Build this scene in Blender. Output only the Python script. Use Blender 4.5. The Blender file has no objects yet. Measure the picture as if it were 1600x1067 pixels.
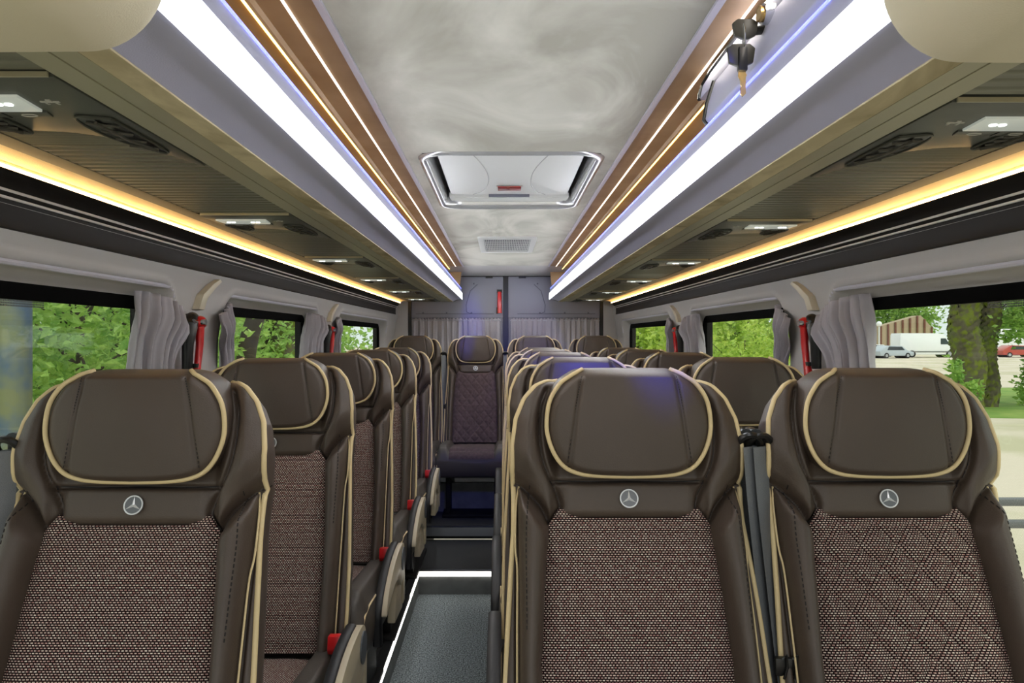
import bpy, math, random
import numpy as np
from mathutils import Vector, Matrix
random.seed(7)
rng = np.random.default_rng(11)
sc = bpy.context.scene
COL = sc.collection
PI = math.pi

# ------------------------------------------------------------------ camera, world, exposure
CZ = 1.26                      # height of the lens above the aisle floor; profile heights below are given relative to it
cd = bpy.data.cameras.new('camera'); cam = bpy.data.objects.new('camera', cd); COL.objects.link(cam)
cam.location = (-0.028, 0.0, CZ); cam.rotation_euler = (PI/2, 0, 0)
cd.sensor_width = 36; cd.lens = 26.0; cd.shift_x = 0.0094; cd.shift_y = -0.0034; cd.clip_start = 0.02; cd.clip_end = 400
sc.camera = cam
sc.view_settings.view_transform = 'Standard'; sc.view_settings.look = 'None'
sc.view_settings.gamma = 1; sc.view_settings.use_curve_mapping = False
sc.view_settings.exposure = 0.05
world = bpy.data.worlds.new('overcast_sky'); sc.world = world; world.use_nodes = True
nt = world.node_tree; nt.nodes.clear()
wo = nt.nodes.new('ShaderNodeOutputWorld'); wb = nt.nodes.new('ShaderNodeBackground')
tc = nt.nodes.new('ShaderNodeTexCoord'); sx = nt.nodes.new('ShaderNodeSeparateXYZ'); cr = nt.nodes.new('ShaderNodeValToRGB')
nt.links.new(tc.outputs['Generated'], sx.inputs[0]); nt.links.new(sx.outputs[2], cr.inputs[0])
cr.color_ramp.elements[0].position = 0.0; cr.color_ramp.elements[0].color = (0.80, 0.86, 0.86, 1)
cr.color_ramp.elements[1].position = 0.6; cr.color_ramp.elements[1].color = (0.95, 0.98, 1.0, 1)
nt.links.new(cr.outputs[0], wb.inputs[0]); wb.inputs[1].default_value = 1.25
nt.links.new(wb.outputs[0], wo.inputs[0])
sd = bpy.data.lights.new('sun', 'SUN'); sun = bpy.data.objects.new('sun', sd); COL.objects.link(sun)
sd.energy = 2.2; sd.angle = math.radians(25); sd.color = (1.0, 0.97, 0.88)
sun.rotation_euler = (math.radians(38), math.radians(18), math.radians(20))
# lamps of the cabin: white strips on the racks, a blue spot at the front of the ceiling
def area(name, loc, rot, sx_, sy_, energy, color):
    d = bpy.data.lights.new(name, 'AREA'); d.shape = 'RECTANGLE'; d.size = sx_; d.size_y = sy_
    d.energy = energy; d.color = color
    o = bpy.data.objects.new(name, d); COL.objects.link(o); o.location = loc; o.rotation_euler = rot
    return o
for s in (-1, 1):
    area('rack_strip_lamp', (s*0.345, 3.4, CZ+0.345), (0, -s*math.radians(62), 0), 0.04, 5.2, 15, (0.93, 0.96, 1.0))
    area('ceiling_line_lamp', (s*0.397, 3.4, CZ+0.552), (0, 0, 0), 0.01, 5.2, 6, (1.0, 0.93, 0.82))
for bl, bt, be, ba in (((0.255, -0.02, CZ+0.55), (0.245, 2.3, CZ-0.02), 240, 31), ((-0.275, 0.10, CZ+0.545), (-0.285, 6.2, CZ+0.04), 620, 8), ((0.0, 2.0, CZ+0.55), (-0.10, 4.7, 0.5), 40, 30)):
    bd = bpy.data.lights.new('blue_spot_lamp', 'SPOT'); bo = bpy.data.objects.new('blue_spot_lamp', bd); COL.objects.link(bo)
    bd.color = (0.03, 0.05, 1.0); bd.energy = be; bd.spot_size = math.radians(ba); bd.spot_blend = 0.9; bd.shadow_soft_size = 0.01
    bo.scale = (0.30 if ba != 30 else 1, 1, 1); bo.location = bl; bo.rotation_euler = (Vector(bt)-Vector(bl)).to_track_quat('-Z', 'Y').to_euler()

# ------------------------------------------------------------------ materials
def srgb(h):
    h = h.lstrip('#'); c = [int(h[i:i+2], 16)/255 for i in (0, 2, 4)]
    return tuple(x/12.92 if x <= 0.04045 else ((x+0.055)/1.055)**2.4 for x in c)+(1,)
class MatB:
    def __init__(s, name):
        s.m = bpy.data.materials.new(name); s.m.use_nodes = True; s.t = s.m.node_tree; s.b = s.t.nodes['Principled BSDF']
    def n(s, typ, **kw):
        nd = s.t.nodes.new(typ)
        for k, v in kw.items(): setattr(nd, k, v)
        return nd
    def l(s, a, b): s.t.links.new(a, b)
def mat(name, col, rough=0.5, metal=0.0, noise=None, bump=None, emit=None, spec=None, coat=0):
    M = MatB(name); b = M.b
    b.inputs['Base Color'].default_value = srgb(col); b.inputs['Roughness'].default_value = rough; b.inputs['Metallic'].default_value = metal
    if spec is not None: b.inputs['Specular IOR Level'].default_value = spec
    if coat: b.inputs['Coat Weight'].default_value = coat
    t = M.n('ShaderNodeTexCoord')
    if noise:
        sc_, col2, lo, hi = noise
        n = M.n('ShaderNodeTexNoise'); n.inputs['Scale'].default_value = sc_; n.inputs['Detail'].default_value = 4
        M.l(t.outputs['Object'], n.inputs['Vector'])
        r = M.n('ShaderNodeValToRGB'); r.color_ramp.elements[0].position = lo; r.color_ramp.elements[1].position = hi
        r.color_ramp.elements[0].color = srgb(col); r.color_ramp.elements[1].color = srgb(col2)
        M.l(n.outputs[0], r.inputs[0]); M.l(r.outputs[0], b.inputs['Base Color'])
    if bump:
        sc_, st = bump
        n = M.n('ShaderNodeTexNoise'); n.inputs['Scale'].default_value = sc_; n.inputs['Detail'].default_value = 3
        M.l(t.outputs['Object'], n.inputs['Vector'])
        bn = M.n('ShaderNodeBump'); bn.inputs['Strength'].default_value = st; bn.inputs['Distance'].default_value = 0.002
        M.l(n.outputs[0], bn.inputs['Height']); M.l(bn.outputs[0], b.inputs['Normal'])
    if emit:
        b.inputs['Emission Color'].default_value = srgb(emit[0]); b.inputs['Emission Strength'].default_value = emit[1]
    return M.m
M = {}
M['leather'] = mat('brown_leather', '#4b3f36', 0.47, bump=(420, 0.22), noise=(3, '#40352d', 0.35, 0.7))
M['leather_side'] = mat('grey_brown_leather', '#46403a', 0.5, bump=(420, 0.22))
M['piping'] = mat('beige_piping', '#d2bd90', 0.55, bump=(300, 0.2))
M['stitch_crease'] = mat('dark_thread_and_crease', '#1c1716', 0.8)  # thread of the stitching; also paints the shade in the seam creases
M['grey_lav'] = mat('lavender_grey_laminate', '#b3b4cc', 0.5, bump=(500, 0.1))
M['wall'] = mat('grey_moulded_wall', '#a9a7a5', 0.6, bump=(350, 0.08))
M['wall_lip'] = mat('pale_window_lip', '#b9b9c4', 0.45)  # paler than the wall: the lip's highlight is put into the colour
M['frame_black'] = mat('black_plastic', '#121212', 0.35)
M['vane'] = mat('glossy_dark_vane', '#55544e', 0.15)
M['seal'] = mat('matt_window_seal', '#060606', 0.9, spec=0.05)
M['soft_black'] = mat('matt_black', '#110f0e', 0.6, spec=0.25)
M['chrome_paint'] = mat('bright_trim_line', '#f2f2f4', 0.3, 0.25)
M['chrome'] = mat('chrome', '#d8dade', 0.15, 1.0)
M['steel'] = mat('brushed_steel', '#b9bcc2', 0.3, 1.0)
M['rib'] = mat('dark_ribbed_plastic', '#6b6b5d', 0.38, 0.2)
M['console'] = mat('dark_grey_green_plastic', '#434640', 0.38, bump=(500, 0.1))
M['rail'] = mat('olive_grey_aluminium', '#a9a68e', 0.45, 0.2)
M['trim_grey'] = mat('grey_brown_trim', '#77705f', 0.5)
M['brown'] = mat('brown_rack_lining', '#a88c6a', 0.6, noise=(6, '#947753', 0.35, 0.7))
M['alu'] = mat('anodised_aluminium', '#b4b3be', 0.4, 0.2)
M['cream'] = mat('cream_leatherette', '#ecd9b0', 0.55, bump=(450, 0.6))
M['cab'] = mat('beige_cab_lining', '#e0d8bf', 0.7, bump=(600, 0.15))
M['beige_plastic'] = mat('beige_plastic', '#b9ad93', 0.38)
M['pad'] = mat('black_soft_pad', '#17171b', 0.5)
M['belt'] = mat('black_belt_webbing', '#6a6d71', 0.55, bump=(900, 0.5))
M['red'] = mat('red_plastic', '#c5161a', 0.3, coat=0.4)
M['red_lens'] = mat('red_lens', '#8a1010', 0.15, coat=0.6)
M['white_plastic'] = mat('white_plastic', '#cfd0cc', 0.4)
M['hook'] = mat('ivory_plastic', '#c9c2ac', 0.45)
M['lens'] = mat('frosted_lens', '#b9bdb6', 0.3, emit=('#dfe8de', 0.28))
M['led'] = mat('white_led_diffuser', '#ffffff', 0.5, emit=('#f2f6ff', 2.4))
M['led_line'] = mat('white_led_line', '#ffffff', 0.5, emit=('#fff6ea', 2.5))
M['led_floor'] = mat('floor_led_line', '#ffffff', 0.5, emit=('#fffaf0', 3.0))
M['amber'] = mat('amber_led_line', '#ffffff', 0.5, emit=('#ffd070', 6.0))
M['cove_led'] = mat('amber_cove_led', '#ffffff', 0.5, emit=('#ffcf88', 15.0))
M['blue_led'] = mat('blue_led_line', '#ffffff', 0.5, emit=('#4a5cff', 2.4))
M['spot_led'] = mat('reading_led', '#ffffff', 0.5, emit=('#f4fff6', 4.0))
M['gold'] = mat('brass_key', '#c9a86a', 0.25, 1.0)
M['key_head'] = mat('dark_key_head', '#2e2c22', 0.4)
M['blue_paint'] = mat('peeling_blue_paint', '#4a6488', 0.7, noise=(4, '#7f8460', 0.40, 0.60), bump=(30, 0.4))
M['bark'] = mat('mossy_bark', '#5f5a45', 0.9, noise=(7, '#6f7a20', 0.45, 0.6), bump=(12, 1.0))
M['bark_dark'] = mat('dark_bark', '#3c3527', 0.9, bump=(25, 0.8))
M['van_white'] = mat('white_van_paint', '#e6e8ea', 0.3, coat=0.3)
M['dark_glass'] = mat('dark_vehicle_glass', '#2c343c', 0.1)
M['tyre'] = mat('black_tyre', '#1c1c1c', 0.8)
M['car_grey'] = mat('silver_car_paint', '#aab4bd', 0.3, coat=0.4)
M['car_red'] = mat('red_car_paint', '#b04038', 0.3, coat=0.4)
M['panel_fence'] = mat('tan_panel', '#a8977c', 0.8)
M['post_brown'] = mat('brown_post', '#6e4436', 0.8)
M['sand'] = mat('sandy_ground', '#cdc2b0', 0.95, noise=(0.35, '#b6b193', 0.45, 0.65), bump=(3, 0.5))
M['grass'] = mat('grass_verge', '#6d8f3a', 0.95, noise=(1.5, '#8ba04e', 0.4, 0.65))
M['concrete'] = mat('grey_platform_edge', '#6a6c6d', 0.5)
M['floor_dark'] = mat('dark_floor', '#2b2c2e', 0.7, noise=(300, '#3a3b3d', 0.4, 0.6), bump=(500, 0.4))
M['riser'] = mat('grey_riser', '#6f7170', 0.55, noise=(12, '#5b5d5c', 0.35, 0.7))
M['door_panel'] = mat('lilac_grey_door_panel', '#82828e', 0.55)
M['groove'] = mat('panel_groove', '#5c5c68', 0.7)
M['label'] = mat('pale_icon_print', '#b9bab4', 0.6)

def fabric():
    m = MatB('woven_tweed_fabric'); uv = m.n('ShaderNodeUVMap'); uv.uv_map = 'UVMap'
    br = m.n('ShaderNodeTexBrick'); br.offset = 0.5; br.squash = 1
    br.inputs['Scale'].default_value = 1.0; br.inputs['Brick Width'].default_value = 0.0056; br.inputs['Row Height'].default_value = 0.0037
    br.inputs['Mortar Size'].default_value = 0.00125; br.inputs['Mortar Smooth'].default_value = 0.35; br.inputs['Bias'].default_value = 0.0
    br.inputs['Color1'].default_value = srgb('#f4eadb'); br.inputs['Color2'].default_value = srgb('#dcc6b8'); br.inputs['Mortar'].default_value = srgb('#221214')
    n1 = m.n('ShaderNodeTexNoise'); n1.inputs['Scale'].default_value = 260; n1.inputs['Detail'].default_value = 2
    m.l(uv.outputs[0], br.inputs['Vector']); m.l(uv.outputs[0], n1.inputs['Vector'])
    r = m.n('ShaderNodeValToRGB'); r.color_ramp.elements[0].position = 0.42; r.color_ramp.elements[1].position = 0.6
    r.color_ramp.elements[0].color = (1, 1, 1, 1); r.color_ramp.elements[1].color = srgb('#b06a70')
    m.l(n1.outputs[0], r.inputs[0])
    mx = m.n('ShaderNodeMixRGB', blend_type='MULTIPLY'); mx.inputs[0].default_value = 0.75
    m.l(br.outputs[0], mx.inputs[1]); m.l(r.outputs[0], mx.inputs[2]); m.l(mx.outputs[0], m.b.inputs['Base Color'])
    bp = m.n('ShaderNodeBump'); bp.inputs['Strength'].default_value = 0.5; bp.inputs['Distance'].default_value = 0.001; bp.invert = True
    m.l(br.outputs['Fac'], bp.inputs['Height']); m.l(bp.outputs[0], m.b.inputs['Normal'])
    m.b.inputs['Roughness'].default_value = 0.9; m.b.inputs['Specular IOR Level'].default_value = 0.2
    return m.m
M['fabric'] = fabric()
M['velour'] = mat('purple_brown_velour', '#4b3d3e', 0.95, noise=(60, '#574749', 0.4, 0.6), bump=(700, 0.4))

def suede(name, a, b, scale):
    m = MatB(name); t = m.n('ShaderNodeTexCoord'); mp = m.n('ShaderNodeMapping'); m.l(t.outputs['Object'], mp.inputs[0]); mp.inputs['Scale'].default_value = (1.0, 0.5, 1.0); mp.inputs['Rotation'].default_value = (0, 0, 0.5)
    n = m.n('ShaderNodeTexNoise'); n.inputs['Scale'].default_value = scale; n.inputs['Detail'].default_value = 5; n.inputs['Roughness'].default_value = 0.55; n.inputs['Distortion'].default_value = 1.6
    m.l(mp.outputs[0], n.inputs['Vector'])
    v = m.n('ShaderNodeTexVoronoi'); v.inputs['Scale'].default_value = scale*1.1; v.feature = 'SMOOTH_F1'
    mm = m.n('ShaderNodeMixRGB'); mm.inputs[0].default_value = 0.35
    m.l(mp.outputs[0], mm.inputs[1]); m.l(n.outputs['Color'], mm.inputs[2]); m.l(mm.outputs[0], v.inputs['Vector'])
    ma = m.n('ShaderNodeMath', operation='MULTIPLY_ADD'); ma.inputs[1].default_value = 0.45
    m.l(v.outputs['Distance'], ma.inputs[0]); m.l(n.outputs[0], ma.inputs[2])
    r = m.n('ShaderNodeValToRGB'); r.color_ramp.elements[0].position = 0.5; r.color_ramp.elements[1].position = 0.85
    r.color_ramp.elements[0].color = srgb(b); r.color_ramp.elements[1].color = srgb(a)
    m.l(ma.outputs[0], r.inputs[0]); m.l(r.outputs[0], m.b.inputs['Base Color'])
    m.b.inputs['Roughness'].default_value = 0.95; m.b.inputs['Specular IOR Level'].default_value = 0.1
    return m.m
M['suede'] = suede('brushed_suede_headliner', '#bdbbb1', '#949187', 2.6)
M['suede_band'] = suede('suede_trim_band', '#d8cdac', '#ab9f80', 7)

def carpet():
    m = MatB('grey_blue_carpet'); t = m.n('ShaderNodeTexCoord')
    n = m.n('ShaderNodeTexNoise'); n.inputs['Scale'].default_value = 170; n.inputs['Detail'].default_value = 2
    m.l(t.outputs['Object'], n.inputs['Vector'])
    r = m.n('ShaderNodeValToRGB'); e = r.color_ramp.elements
    e[0].position = 0.38; e[0].color = srgb('#4a5154'); e[1].position = 0.62; e[1].color = srgb('#a5afb2')
    m.l(n.outputs[0], r.inputs[0]); m.l(r.outputs[0], m.b.inputs['Base Color'])
    b = m.n('ShaderNodeBump'); b.inputs['Strength'].default_value = 0.7; b.inputs['Distance'].default_value = 0.004
    m.l(n.outputs[0], b.inputs['Height']); m.l(b.outputs[0], m.b.inputs['Normal']); m.b.inputs['Roughness'].default_value = 0.95
    return m.m
M['carpet'] = carpet()

def glass():
    m = MatB('window_glass'); t = m.t; t.nodes.remove(m.b)
    tr = m.n('ShaderNodeBsdfTransparent'); gl = m.n('ShaderNodeBsdfGlossy'); gl.inputs['Roughness'].default_value = 0.02
    tr.inputs[0].default_value = (0.90, 0.93, 0.90, 1)
    mx = m.n('ShaderNodeMixShader'); mx.inputs[0].default_value = 0.06
    m.l(tr.outputs[0], mx.inputs[1]); m.l(gl.outputs[0], mx.inputs[2]); m.l(mx.outputs[0], t.nodes['Material Output'].inputs[0])
    return m.m
M['glass'] = glass()
M['badge_face'] = mat('dark_badge_face', '#6e7073', 0.3, 0.4)
M['cap'] = mat('slate_cap', '#4a4e55', 0.35)
M['silver'] = mat('silver_star', '#eceef0', 0.25, 0.35)

def frit():
    # black band printed on the glass, breaking into dots along its lower rim
    m = MatB('black_printed_glass_dots'); t = m.t
    uv = m.n('ShaderNodeUVMap'); uv.uv_map = 'UVMap'
    vo = m.n('ShaderNodeTexVoronoi'); vo.inputs['Scale'].default_value = 210; vo.inputs['Randomness'].default_value = 0.0
    m.l(uv.outputs[0], vo.inputs['Vector'])
    g = m.n('ShaderNodeMath', operation='LESS_THAN'); g.inputs[1].default_value = 0.42
    m.l(vo.outputs['Distance'], g.inputs[0])
    tr = m.n('ShaderNodeBsdfTransparent'); mx = m.n('ShaderNodeMixShader')
    m.b.inputs['Base Color'].default_value = (0.01, 0.01, 0.01, 1)
    m.l(g.outputs[0], mx.inputs[0]); m.l(tr.outputs[0], mx.inputs[1]); m.l(m.b.outputs[0], mx.inputs[2])
    m.l(mx.outputs[0], t.nodes['Material Output'].inputs[0])
    return m.m
M['frit'] = frit()

def leafmat(name, a, b):
    m = MatB(name); t = m.t
    oi = m.n('ShaderNodeTexCoord'); n = m.n('ShaderNodeTexNoise'); n.inputs['Scale'].default_value = 2.2; n.inputs['Detail'].default_value = 6; n.inputs['Roughness'].default_value = 0.8
    m.l(oi.outputs['Object'], n.inputs['Vector'])
    r = m.n('ShaderNodeValToRGB'); r.color_ramp.elements[0].position = 0.36; r.color_ramp.elements[1].position = 0.64
    r.color_ramp.elements[0].color = srgb(a); r.color_ramp.elements[1].color = srgb(b)
    m.l(n.outputs[0], r.inputs[0]); m.l(r.outputs[0], m.b.inputs['Base Color']); m.b.inputs['Roughness'].default_value = 0.45
    tl = m.n('ShaderNodeBsdfTranslucent'); m.l(r.outputs[0], tl.inputs[0])
    mx = m.n('ShaderNodeMixShader'); mx.inputs[0].default_value = 0.45
    m.l(m.b.outputs[0], mx.inputs[1]); m.l(tl.outputs[0], mx.inputs[2]); m.l(mx.outputs[0], t.nodes['Material Output'].inputs[0])
    return m.m
M['leaf'] = leafmat('fresh_green_leaves', '#6a9a46', '#b7d66e')
M['leaf_y'] = leafmat('yellow_green_leaves', '#8fb544', '#cfe06a')

def curtain_mat():
    m = MatB('lilac_grey_curtain_cloth'); t = m.t
    m.b.inputs['Base Color'].default_value = srgb('#aca8ae'); m.b.inputs['Roughness'].default_value = 0.75
    m.b.inputs['Sheen Weight'].default_value = 0.3
    tl = m.n('ShaderNodeBsdfTranslucent'); tl.inputs[0].default_value = srgb('#aca8ae')
    mx = m.n('ShaderNodeMixShader'); mx.inputs[0].default_value = 0.2
    m.l(m.b.outputs[0], mx.inputs[1]); m.l(tl.outputs[0], mx.inputs[2]); m.l(mx.outputs[0], t.nodes['Material Output'].inputs[0])
    return m.m
M['curtain'] = curtain_mat()

# ------------------------------------------------------------------ mesh helpers
def tag(o, label=None, cat=None, group=None, kind=None):
    if label: o['label'] = label
    if cat: o['category'] = cat
    if group: o['group'] = group
    if kind: o['kind'] = kind
    return o
def empty(name, loc=(0, 0, 0), label=None, cat=None, group=None, rz=0):
    o = bpy.data.objects.new(name, None); COL.objects.link(o); o.location = loc; o.rotation_euler = (0, 0, rz); o.empty_display_size = 0.1
    return tag(o, label, cat, group)
class MB:
    def __init__(s): s.v = []; s.f = []; s.mi = []; s.uv = None; s.n = 0
    def add(s, V, F):
        V = np.asarray(V, float).reshape(-1, 3); s.v.append(V)
        s.f += [tuple(int(i)+s.n for i in f) for f in F]; s.n += len(V); return s
    def grid(s, P, closed_u=False, flip=False):
        a, b = P.shape[:2]; F = []
        for i in range(a-1):
            for j in range(b if closed_u else b-1):
                j2 = (j+1) % b; q = (i*b+j, i*b+j2, (i+1)*b+j2, (i+1)*b+j)
                F.append(q[::-1] if flip else q)
        return s.add(P.reshape(-1, 3), F)
    def box(s, lo, hi):
        x0, y0, z0 = lo; x1, y1, z1 = hi
        V = [(x0, y0, z0), (x1, y0, z0), (x1, y1, z0), (x0, y1, z0), (x0, y0, z1), (x1, y0, z1), (x1, y1, z1), (x0, y1, z1)]
        return s.add(V, [(0, 3, 2, 1), (4, 5, 6, 7), (0, 1, 5, 4), (1, 2, 6, 5), (2, 3, 7, 6), (3, 0, 4, 7)])
    def prism(s, pts, a, b, axis=1):
        """polygon pts extruded from a to b along axis (1: pts are (x,z), 0: pts are (y,z), 2: pts are (x,y))"""
        def mk(p, t):
            return (t, p[0], p[1]) if axis == 0 else ((p[0], t, p[1]) if axis == 1 else (p[0], p[1], t))
        n = len(pts); V = [mk(p, a) for p in pts]+[mk(p, b) for p in pts]
        F = [tuple(range(n))[::-1], tuple(range(n, 2*n))]+[(i, (i+1) % n, n+(i+1) % n, n+i) for i in range(n)]
        return s.add(V, F)
    def tube(s, path, r, n=8, caps=True):
        P = [Vector(p) for p in path]; rings = []; up = None
        for i, p in enumerate(P):
            d = (P[min(i+1, len(P)-1)]-P[max(i-1, 0)]); d.normalize() if d.length > 0 else None
            if up is None:
                up = Vector((0, 0, 1)) if abs(d.z) < 0.9 else Vector((1, 0, 0))
            up = (up-d*up.dot(d)); up.normalize(); sd_ = d.cross(up)
            rr = r[i] if hasattr(r, '__len__') else r
            rings.append([tuple(p+up*math.cos(2*PI*k/n)*rr+sd_*math.sin(2*PI*k/n)*rr) for k in range(n)])
        n0 = s.n; s.grid(np.array(rings), True)
        if caps:
            s.f.append(tuple(n0+k for k in range(n))[::-1]); s.f.append(tuple(n0+(len(P)-1)*n+k for k in range(n)))
        return s
    def cyl(s, c, r, h, axis=2, n=24, r2=None):
        c = Vector(c); ax = Vector([1 if k == axis else 0 for k in range(3)]); return s.tube([c, c+ax*h], [r, r if r2 is None else r2], n)
    def ell(s, c, r, nu=20, nv=12):
        P = np.array([[(c[0]+r[0]*math.sin(PI*i/nv)*math.cos(2*PI*j/nu), c[1]+r[1]*math.sin(PI*i/nv)*math.sin(2*PI*j/nu), c[2]+r[2]*math.cos(PI*i/nv)) for j in range(nu)] for i in range(nv+1)])
        return s.grid(P, True)
    def build(s, name, m, parent=None, smooth=True, bevel=0, uv=None, angle=40, fixn=True):
        me = bpy.data.meshes.new(name); V = np.concatenate(s.v) if s.v else np.zeros((0, 3))
        me.from_pydata(V.tolist(), [], s.f); me.update()
        if fixn:
            import bmesh
            bm = bmesh.new(); bm.from_mesh(me); bmesh.ops.recalc_face_normals(bm, faces=bm.faces)
            if bevel:
                bm.normal_update()
                ed = [e for e in bm.edges if len(e.link_faces) == 2 and e.calc_face_angle(0) > 0.6]
                bmesh.ops.bevel(bm, geom=ed, offset=bevel, segments=2, profile=0.6, affect='EDGES', clamp_overlap=True)
            bm.to_mesh(me); bm.free()
        if uv is not None:
            ul = me.uv_layers.new(name='UVMap'); li = np.zeros(len(me.loops), dtype=np.int32); me.loops.foreach_get('vertex_index', li)
            co = np.zeros(len(me.vertices)*3); me.vertices.foreach_get('co', co); co = co.reshape(-1, 3)
            ul.data.foreach_set('uv', uv(co)[li].astype(np.float32).ravel())
        me.materials.append(m)
        if smooth:
            me.polygons.foreach_set('use_smooth', [True]*len(me.polygons))
            try: me.set_sharp_from_angle(angle=math.radians(angle))
            except Exception: pass
        o = bpy.data.objects.new(name, me); COL.objects.link(o)
        if parent is not None: o.parent = parent
        return o
def kids(o): return [c for c in list(bpy.data.objects) if c.parent == o]
def copy_tree(o, parent=None, skip=()):
    c = o.copy(); COL.objects.link(c); c.parent = parent
    for ch in CH.get(o.name, kids(o)):
        if ch.name.split('.')[0] in skip: continue
        copy_tree(ch, c, skip)
    return c
CH = {}
def struct(o): o['kind'] = 'structure'; return o
def smoothstep(a, b, x):
    t = np.clip((x-a)/(b-a), 0, 1); return t*t*(3-2*t)
def dist_poly(X, Y, pts):
    d = np.full(X.shape, 9.0)
    for (x0, y0), (x1, y1) in zip(pts[:-1], pts[1:]):
        dx, dy = x1-x0, y1-y0; L = dx*dx+dy*dy+1e-12
        t = np.clip(((X-x0)*dx+(Y-y0)*dy)/L, 0, 1)
        d = np.minimum(d, np.hypot(X-x0-t*dx, Y-y0-t*dy))
    return d
def spline(pts, n=60):
    """Catmull-Rom through points of any dimension"""
    P = np.array(pts, float); P = np.vstack([2*P[0]-P[1], P, 2*P[-1]-P[-2]]); out = []
    m = len(P)-3; per = max(2, n//m)
    for i in range(1, len(P)-2):
        for k in range(per):
            t = k/per; a, b, c, d = P[i-1], P[i], P[i+1], P[i+2]
            out.append(0.5*((2*b)+(-a+c)*t+(2*a-5*b+4*c-d)*t*t+(-a+3*b-3*c+d)*t**3))
    out.append(P[-2]); return np.array(out)

# ------------------------------------------------------------------ room shell
YB = 6.30                                     # rear doors
def Z(r): return CZ+r
PLAT, STEP = 0.11, 0.18
def wall_h(z):                                # half width of the wall lining at relative height z
    return np.interp(z, [-1.3, -0.7, -0.3, 0.0, 0.141, 0.20, 0.30], [0.935, 0.95, 0.955, 0.945, 0.925, 0.908, 0.90])
WIN = {-1: [(0.2, 1.99), (2.43, 3.57), (4.08, 5.72)], 1: [(0.2, 2.12), (2.55, 3.72), (4.22, 5.86)]}
WZ0, WZ1 = -0.62, 0.141
def rr_sd(y, z, y0, y1, z0, z1, r):
    cy, cz = (y0+y1)/2, (z0+z1)/2; qx = np.abs(y-cy)-(y1-y0)/2+r; qy = np.abs(z-cz)-(z1-z0)/2+r
    return np.minimum(np.maximum(qx, qy), 0)+np.hypot(np.maximum(qx, 0), np.maximum(qy, 0))-r
def build_wall(s, name):
    ys = np.arange(-0.1, YB+0.02, 0.0125); zs = np.concatenate([np.arange(-1.15, -0.70, 0.05), np.arange(-0.70, -0.56, 0.0125), np.arange(-0.56, 0.0, 0.04), np.arange(0.0, 0.20, 0.009), np.arange(0.20, 0.75, 0.09)])
    Yg, Zg = np.meshgrid(ys, zs); H = wall_h(Zg)
    sdm = np.full(Yg.shape, 9.0)
    for (a, b) in WIN[s]:
        sdm = np.minimum(sdm, rr_sd(Yg, Zg, a-0.05, b+0.05, WZ0, WZ1, 0.10))
    H = H+0.062*smoothstep(0.004, -0.040, sdm)-0.008*np.exp(-((sdm-0.010)/0.007)**2)
    H = np.where(sdm < -0.0405, 0.99, H)
    V = np.stack([s*H, Yg, Z(Zg)], -1); b_ = len(ys); F = []
    keep = sdm > -0.0455
    for i in range(len(zs)-1):
        for j in range(b_-1):
            if keep[i, j] and keep[i+1, j] and keep[i, j+1] and keep[i+1, j+1]:
                F.append((i*b_+j, i*b_+j+1, (i+1)*b_+j+1, (i+1)*b_+j))
    m = MB(); m.add(V.reshape(-1, 3), F)
    # outer skin of the side, given real thickness by boxes around the openings
    o = struct(m.build(name, M['wall'], fixn=False, angle=80))
    return o
build_wall(-1, 'wall_left'); build_wall(1, 'wall_right')
# outer body panels (above, below and between the windows)
wn = 0
for s, side in ((-1, 'left'), (1, 'right')):
    m = MB()
    def bx(y0, y1, z0, z1): m.box((min(s*1.0, s*1.03), y0, Z(z0)), (max(s*1.0, s*1.03), y1, Z(z1)))
    bx(-0.1, YB+0.1, -1.3, WZ0+0.03); bx(-0.1, YB+0.1, WZ1-0.02, 0.78)
    edges = [-0.1]+[q for w in WIN[s] for q in w]+[YB+0.1]
    for a, b in zip(edges[0::2], edges[1::2]): bx(a, b, WZ0+0.03, WZ1-0.02)
    struct(m.build('body_side_'+side, M['soft_black'], smooth=False))
    for k, (a, b) in enumerate(WIN[s]):
        wn += 1
        f = MB()                                # black seal around the pane
        x0, x1 = sorted((s*0.984, s*0.999))
        f.box((x0, a-0.02, Z(0.076)), (x1, b+0.02, Z(0.118))); f.box((x0, a-0.02, Z(WZ0)), (x1, b+0.02, Z(WZ0+0.05)))
        f.box((x0, b-0.012, Z(WZ0+0.05)), (x1, b+0.025, Z(0.078)))
        f.box((x0, a-0.025, Z(WZ0+0.05)), (x1, a+0.012, Z(0.078)))
        wo_ = struct(f.build('window_%d' % wn, M['seal'], smooth=False))
        P = []
        for t, dz in [(-0.055, -0.10), (-0.048, -0.045), (-0.025, -0.014), (0.0, 0.0)]: P.append((a+t, dz))
        P += [(a+(b-a)*q/6, 0.0) for q in range(1, 6)]
        for t, dz in [(0.0, 0.0), (0.025, -0.014), (0.048, -0.045), (0.055, -0.10)]: P.append((b+t, dz))
        g = MB(); g.tube([(s*(float(wall_h(0.139+dz))+0.001), y, Z(0.139+dz)) for y, dz in P], 0.0065, 8); g.build('lip_highlight', M['wall_lip'], wo_)  # pale tube painting the highlight along the lip of the window opening
        g = MB(); g.box((min(s*0.990, s*0.994), a, Z(WZ0+0.05)), (max(s*0.990, s*0.994), b, Z(0.078))); g.build('pane', M['glass'], wo_, smooth=False)
        if k == 0:
            d = MB(); d.add([(s*0.9885, a, Z(0.0785)), (s*0.9885, 1.55, Z(0.0785)), (s*0.9885, 1.55, Z(0.062)), (s*0.9885, a, Z(0.062))], [(0, 1, 2, 3)])
            d.build('dot_band', M['frit'], wo_, smooth=False, uv=lambda c: np.stack([c[:, 1], c[:, 2]], -1), fixn=False)
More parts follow.
